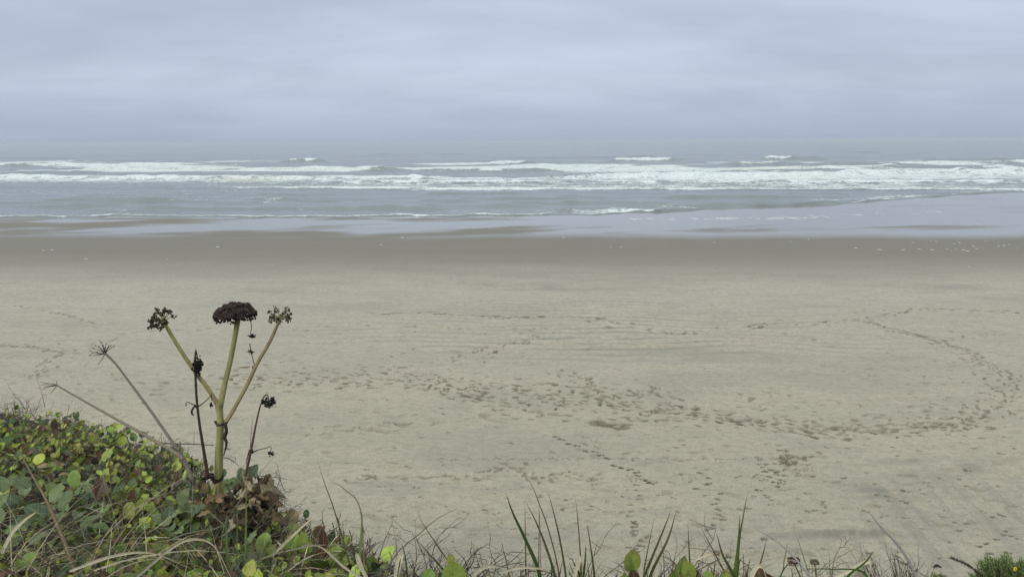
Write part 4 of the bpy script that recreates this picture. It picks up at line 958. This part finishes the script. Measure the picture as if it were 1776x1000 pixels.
# grey sticks
for pts, w, lab in (([(1310, 915), (1335, 930), (1353, 942), (1378, 966), (1398, 990), (1412, 1012)], 4.2, "pale grey bare stick passing the small purple seed head"),
                    ([(1506, 884), (1518, 902), (1532, 918), (1552, 938), (1569, 960), (1580, 980), (1594, 1006)], 5.5, "longer pale grey bare stick beside the dark feathery shrub")):
    m = MB(); q = list(reversed(pts)); tube(m, [P(x, y, 2.35) for x, y in q], [w/2*2.35/F, w/2*.8*2.35/F, .35*2.35/F], (.34, .33, .33), 7, 30, .08, (.30, .27, .25))
    for i in range(4):
        x, y = pts[1+i]; twig(m, P(x, y, 2.35), (ru(-1, 1), 0, ru(.2, 1)), ru(.01, .025), .0009, (.25, .23, .21), 0, 3, .4)
    tag(m.build("bare_stick", M_WOOD, None, org=P(*q[0], 2.35)), lab, "stick")
# small umbels
for (x, y, s, c, lab) in ((1377, 972, 11, (.085, .035, .035), "small purple-brown seed head crossed by the pale grey stick"), (1413, 974, 7.5, (.13, .115, .07), "tiny tan seed head right of the purple one")):
    d = 2.55; k = d/F; t = thing("seed_stalk", lab, "seed head", P(x+16, 1030, d))
    m = MB(); tube(m, [P(x+(24 if s > 9 else 4), 1032, d), P(x+(8 if s > 9 else 2), 992, d), P(x, y+4, d)], [1.4*k, 1.1*k], g1, 6, 10, 0, (.10, .12, .05)); m.build("stem", M_STEM, t)
    m = MB()
    for i in range(260):
        a = ru(0, 6.28); r = math.sqrt(rnd()); blob(m, np.array(P(x, y, d))+np.array([r*math.cos(a)*s*k, r*math.sin(a)*s*k, (1-r*r)*s*.55*k-.2*s*k*rnd()+.12*s*k*math.sin(a*3)]), ru(.6, 1.3)*k, c, (1, 1, 1), .4)
    h = m.build("flower_head", M_HEAD, t)
    m = MB()
    for i in range(14): a = i*2.4; tube(m, [P(x, y+5, d), np.array(P(x, y+1, d))+np.array([math.cos(a)*s*.8*k, math.sin(a)*s*.8*k, 0])], [.5*k, .35*k], (.08, .09, .04), 3, 3, cap=False)
    subpart(m, "head_rays", M_STEM, h, t)
# large round-leaved sprigs along the bottom
def sprig(label, d, leaves, twigs=True):
    bx = sum(l[0] for l in leaves)/len(leaves); t = thing("leafy_sprig", label, "leafy sprig", P(bx, 1045, d), "round-leaved sprigs on the dune edge")
    k = d/F; m0 = MB(); tube(m0, [P(bx, 1045, d), P(bx, 1015, d)], [1.6*k, 1.2*k], (.12, .07, .04), 5, 4)
    for (x, y, h, w, yaw, pit, c, e) in leaves:       # x,y: base of the leaf
        m = MB(); R = rotm(0, pit, 0); R = np.array(Matrix.Rotation(-yaw, 3, 'Y')) @ R
        leaf(m, P(x, y, d), R, h*k, w*k, c, .18, .25, 'round' if h < w*1.5 else 'ovate', 8, 12, e, .015); m.build("leaf", M_LEAF, t)
        tube(m0, [P(bx, 1020, d), P((x+bx)/2, y+8, d), P(x, y, d)], [1.1*k, .9*k], (.14, .10, .05), 5, 6)
    m0.build("stem", M_STEM, t); return t
yg = (.22, .29, .05); yg2 = (.16, .235, .045); rd = (.11, .035, .025)
sprig("lone large glossy green leaf cut by the bottom edge", 2.1, [(790, 1024, 56, 44, .05, 1.45, yg, yg), (762, 1022, 34, 26, -.5, 1.2, DG, rd), (815, 1022, 36, 20, .5, 1.3, RD, rd), (783, 978, 17, 15, .1, 1.2, (.22, .26, .04), (.25, .15, .04)), (738, 1016, 30, 24, -.3, 1.1, MG, MG), (835, 1030, 30, 24, .4, 1.2, BN, rd)])
sprig("upright oval yellow-green leaf pair standing against the sand right of centre", 2.25, [(1094, 991, 42, 29, -.08, 1.5, yg, (.2, .12, .03)), (1098, 992, 34, 12, .38, 1.5, yg2, yg2), (1100, 1012, 26, 20, .1, 1.4, (.05, .025, .02), rd), (1074, 1018, 28, 18, -.5, 1.2, MG, MG)])
sprig("group of green leaves with dark red edges between grass blades", 2.25, [(1176, 1004, 44, 26, -.28, 1.45, yg2, rd), (1188, 1006, 36, 18, .05, 1.45, (.17, .17, .04), rd), (1200, 1004, 36, 25, .35, 1.45, yg, yg), (1206, 1014, 28, 26, .2, 1.3, (.06, .02, .02), rd), (1160, 1016, 30, 22, -.6, 1.1, MG, rd)])
sprig("small green and red leaves at the foot of the thick bright blade", 2.25, [(1255, 1018, 30, 24, -.2, 1.3, yg, rd), (1325, 1018, 34, 26, .3, 1.3, BN, rd), (1232, 1016, 26, 20, .2, 1.2, MG, MG), (1340, 1022, 30, 24, .5, 1.3, RD, rd)])
sprig("bright upright leaves in front of the wispy dried shrub", 2.75, [(535, 960, 40, 26, .35, 1.3, (.2, .27, .05), yg), (522, 955, 36, 22, -.2, 1.3, yg, yg), (563, 950, 36, 16, .1, 1.4, RD, rd), (548, 932, 22, 18, -.5, 1.1, BN, rd), (588, 990, 44, 32, .15, 1.4, yg2, yg), (500, 960, 36, 28, -.4, 1.2, yg2, yg), (555, 985, 34, 28, -.1, 1.3, BN, rd), (455, 962, 38, 28, -.1, 1.3, yg2, yg), (470, 985, 40, 30, .3, 1.2, MG, yg), (530, 898, 16, 11, -.2, 1.4, DG, DG)])
sprig("bright yellow-green leaf group near the middle of the leafy slope", 3.2, [(225, 900, 30, 24, .2, 1.2, (.23, .26, .04), yg), (184, 800, 26, 20, .3, .8, yg, yg), (240, 812, 20, 15, .7, .7, yg2, yg), (168, 862, 30, 24, -.3, 1.1, RD, rd), (240, 935, 28, 20, .5, 1.1, (.14, .22, .04), yg), (130, 845, 30, 24, .1, 1.2, MG, yg)])
# ---- green needle bush low right
gb = P(1765, 1040, 2.7); bush = thing("needle_bush", "dense bright green needle-leaved bush filling the lower right corner", "bush", gb)
random.seed(91); np.random.seed(91)
m = MB(); bw = MB()
k = 2.7/F
for i in range(420):
    px = ru(1620, 1880); top = 996-6*math.sin(px*.09) if px < 1696 else 968-9*math.sin((px-1690)/26)-4*math.sin(px*.21)
    tip_y = top+4+abs(random.gauss(0, 18)); dz = ru(-.14, .20); tip = np.array(P(px+ru(-6, 6), tip_y, 2.7+dz)); bs_ = np.array(P(px*.6+1765*.4, 1050, 2.7+dz*.5))
    tube(bw, [bs_, (bs_+tip)/2+np.random.randn(3)*.01, tip], [.0022, .0009], (.07, .055, .03), 3, 5, cap=False)
    for j in range(60):
        t = 1-rnd()**1.2*.7; q = bs_*(1-t)+tip*t; d = (tip-bs_); d /= np.linalg.norm(d); d = d*.8+np.random.randn(3)*.6; d /= np.linalg.norm(d)
        L = ru(.010, .020); s = np.cross(d, np.random.randn(3)); s /= np.linalg.norm(s)+1e-9; c = np.array(random.choice([(.055, .12, .022), (.085, .17, .03), (.03, .065, .015), (.12, .19, .04)]))
        m.add([q-s*.0012, q+s*.0012, q+d*L+s*.0005, q+d*L-s*.0005], [(0, 1, 2, 3)], c)
m.build("needles", M_LEAF, bush, False); bw.build("branches", M_WOOD, bush)
m = MB(); c0 = np.array(P(1761, 986, 2.52))
for i in range(9): a = i*.7; blob(m, c0+np.array([math.cos(a)*.004, 0, math.sin(a)*.005]), .0034, (.62, .48, .03), (1, .6, 1))
m.build("yellow_flower", M_HEAD, bush)
b = P(1720, 1018, 2.6); t = thing("dry_spike", "dark fuzzy dry flower spike leaning left in front of the green bush", "dry spike", b)
m = MB(); pp = [np.array(P(x, y, 2.6)) for x, y in ((1720, 1018), (1694, 990), (1672, 976), (1650, 967))]; tube(m, pp, [.002, .001], (.08, .06, .045), 4, 12)
for q in smooth_path(pp, 60)[14:]:
    for j in range(6): d = np.random.randn(3); d = d/np.linalg.norm(d); tube(m, [q, q+d*.008+np.array([-.004, 0, .003])], [.0007, .0005], (.07, .05, .045), 3, 2, cap=False)
m.build("spike", M_WOOD, t)

# ================================================================== SMALL THINGS ON THE BEACH
w = G(1625, 985); m = MB(); tube(m, [(w.x-.07, w.y, .03), (w.x, w.y+.02, .055), (w.x+.07, w.y-.01, .03)], [.012, .03, .016], (.05, .045, .04), 8, 10, .1)
tag(m.build("driftwood_chunk", M_WOOD, None, org=(w.x, w.y, 0)), "small dark chunk of driftwood on the sand above the lower right shrub", "driftwood")
proto = []
for k in range(4):
    m = MB(); n = 9; V = [(0, 0, .02)]
    a0 = ru(0, 6)
    for i in range(n): r = ru(.6, 1.2); V.append((math.cos(i*6.283/n)*r*.10, math.sin(i*6.283/n)*r*.06, 0))
    for i in range(n): V.append((V[1+i][0]*.6, V[1+i][1]*.6, .017))
    Fs = [(1+i, 1+(i+1) % n, 1+n+(i+1) % n, 1+n+i) for i in range(n)]+[(1+n+i, 1+n+(i+1) % n, 0) for i in range(n)]
    m.add(V, Fs, (.55, .54, .50)); proto.append(m)
m_sh = veg_mat("shell", .5, 0, .15, 40, .002)
meshes = []
for m in proto:
    o = m.build("shell_fragment", m_sh); meshes.append(o.data); bpy.data.objects.remove(o)
spots = [(ru(1560, 1776), ru(416, 436)) for _ in range(24)]+[(ru(860, 1776), ru(412, 432)) for _ in range(13)]+[(ru(0, 900), ru(408, 440)) for _ in range(7)]+[(1520, 433), (1525, 433), (832, 429), (4, 409), (290, 449), (150, 449), (1680, 463), (108, 516)]
for (x, y) in spots:
    w = G(x, y); o = bpy.data.objects.new("shell_fragment", random.choice(meshes)); COL.objects.link(o)
    s = ru(.4, 1.4); o.location = (w.x, w.y, .008); o.scale = (s*1.4, s, s); o.rotation_euler = (0, 0, ru(0, 6))
    tag(o, "tiny white shell fragment on the damp dark sand", "shell", "white shell fragments on the damp sand")

# ================================================================== HAZE
hz = bpy.data.meshes.new("haze"); X1, Y0, Y1, Z0, Z1 = 6500., -700., 6400., -12., 10.5
xm = 56000.; v = [(-xm, Y0, Z0), (xm, Y0, Z0), (xm, Y1, Z0), (-xm, Y1, Z0), (-xm, Y0, Z1), (xm, Y0, Z1), (xm, Y1, Z1), (-xm, Y1, Z1)]
hz.from_pydata(v, [], [(3, 2, 1, 0), (4, 5, 6, 7), (0, 1, 5, 4), (1, 2, 6, 5), (2, 3, 7, 6), (3, 0, 4, 7)])
ho = bpy.data.objects.new("haze", hz); COL.objects.link(ho); ho['kind'] = 'stuff'
m, nt, out = new_mat("sea_haze"); pv = N(nt, 'ShaderNodeVolumePrincipled'); pv.inputs['Color'].default_value = (.80, .87, .97, 1); pv.inputs['Density'].default_value = .0006; pv.inputs['Anisotropy'].default_value = 0.0
nt.links.new(pv.outputs[0], out.inputs['Volume']); hz.materials.append(m)

# ================================================================== LIGHT
SE, SR = math.radians(33), math.radians(225)
sd = bpy.data.lights.new("sun", 'SUN'); sd.energy = 1.35; sd.angle = math.radians(16); sd.color = (1, .96, .9)
so = bpy.data.objects.new("sun", sd); COL.objects.link(so)
dirv = Vector((math.sin(SR)*math.cos(SE), math.cos(SR)*math.cos(SE), math.sin(SE)))
so.rotation_euler = dirv.to_track_quat('Z', 'Y').to_euler()
W = bpy.data.worlds.new("World"); scene.world = W; W.use_nodes = True; nt = W.node_tree; nt.nodes.clear()
out = nt.nodes.new('ShaderNodeOutputWorld')
sky = N(nt, 'ShaderNodeTexSky', sky_type='NISHITA', sun_disc=False, sun_elevation=SE, sun_rotation=SR); sky.dust_density = 4; sky.air_density = 1.2
b1 = N(nt, 'ShaderNodeBackground'); nt.links.new(sky.outputs[0], b1.inputs[0]); b1.inputs[1].default_value = .05
# overcast cloud deck, seen as a flat layer overhead
tc = N(nt, 'ShaderNodeTexCoord').outputs['Generated']; s = N(nt, 'ShaderNodeSeparateXYZ'); nt.links.new(tc, s.inputs[0])
zc = math_(nt, 'ADD', math_(nt, 'MAXIMUM', s.outputs[2], 0.0), .14)
cx = N(nt, 'ShaderNodeCombineXYZ'); nt.links.new(math_(nt, 'DIVIDE', s.outputs[0], zc), cx.inputs[0]); nt.links.new(math_(nt, 'DIVIDE', s.outputs[1], zc), cx.inputs[1])
n1 = noise(nt, mapping(nt, cx.outputs[0], (.24, .30, 1)), 1.0, 5, .5, .8); n2 = noise(nt, mapping(nt, cx.outputs[0], (1.1, 1.5, 1)), 1.0, 4, .5, .3)
nn = math_(nt, 'ADD', math_(nt, 'MULTIPLY', n1, .76), math_(nt, 'MULTIPLY', n2, .24))
el = s.outputs[2]
cl = mixc(nt, ramp(nt, nn, .36, .64), (.465, .535, .67), (.625, .71, .865))
lo = ramp(nt, el, .075, .0)
cl = mixc(nt, math_(nt, 'MULTIPLY', lo, .75), cl, (.42, .50, .65))
cl = mixc(nt, math_(nt, 'MULTIPLY', ramp(nt, el, .022, -.004), .35), cl, (.36, .42, .55))
up = math_(nt, 'ADD', 1.0, math_(nt, 'MULTIPLY', ramp(nt, el, .15, .95), 1.25))
g = N(nt, 'ShaderNodeCombineColor'); [nt.links.new(up, g.inputs[i]) for i in range(3)]
cl = mixc(nt, 1.0, cl, g.outputs[0], 'MULTIPLY')
warm = mixc(nt, ramp(nt, el, .15, .6), (1, 1, 1), (1.05, 1.0, .78))
cl = mixc(nt, 1.0, cl, warm, 'MULTIPLY')
b2 = N(nt, 'ShaderNodeBackground'); nt.links.new(cl, b2.inputs[0]); b2.inputs[1].default_value = 1.0
mx = N(nt, 'ShaderNodeMixShader'); mx.inputs[0].default_value = .92
nt.links.new(b1.outputs[0], mx.inputs[1]); nt.links.new(b2.outputs[0], mx.inputs[2]); nt.links.new(mx.outputs[0], out.inputs[0])

scene.view_settings.view_transform = 'Standard'; scene.view_settings.look = 'None'; scene.view_settings.gamma = 1; scene.view_settings.exposure = 0
scene.cycles.max_bounces = 6; scene.cycles.diffuse_bounces = 3; scene.cycles.glossy_bounces = 2; scene.cycles.transmission_bounces = 2; scene.cycles.volume_bounces = 0
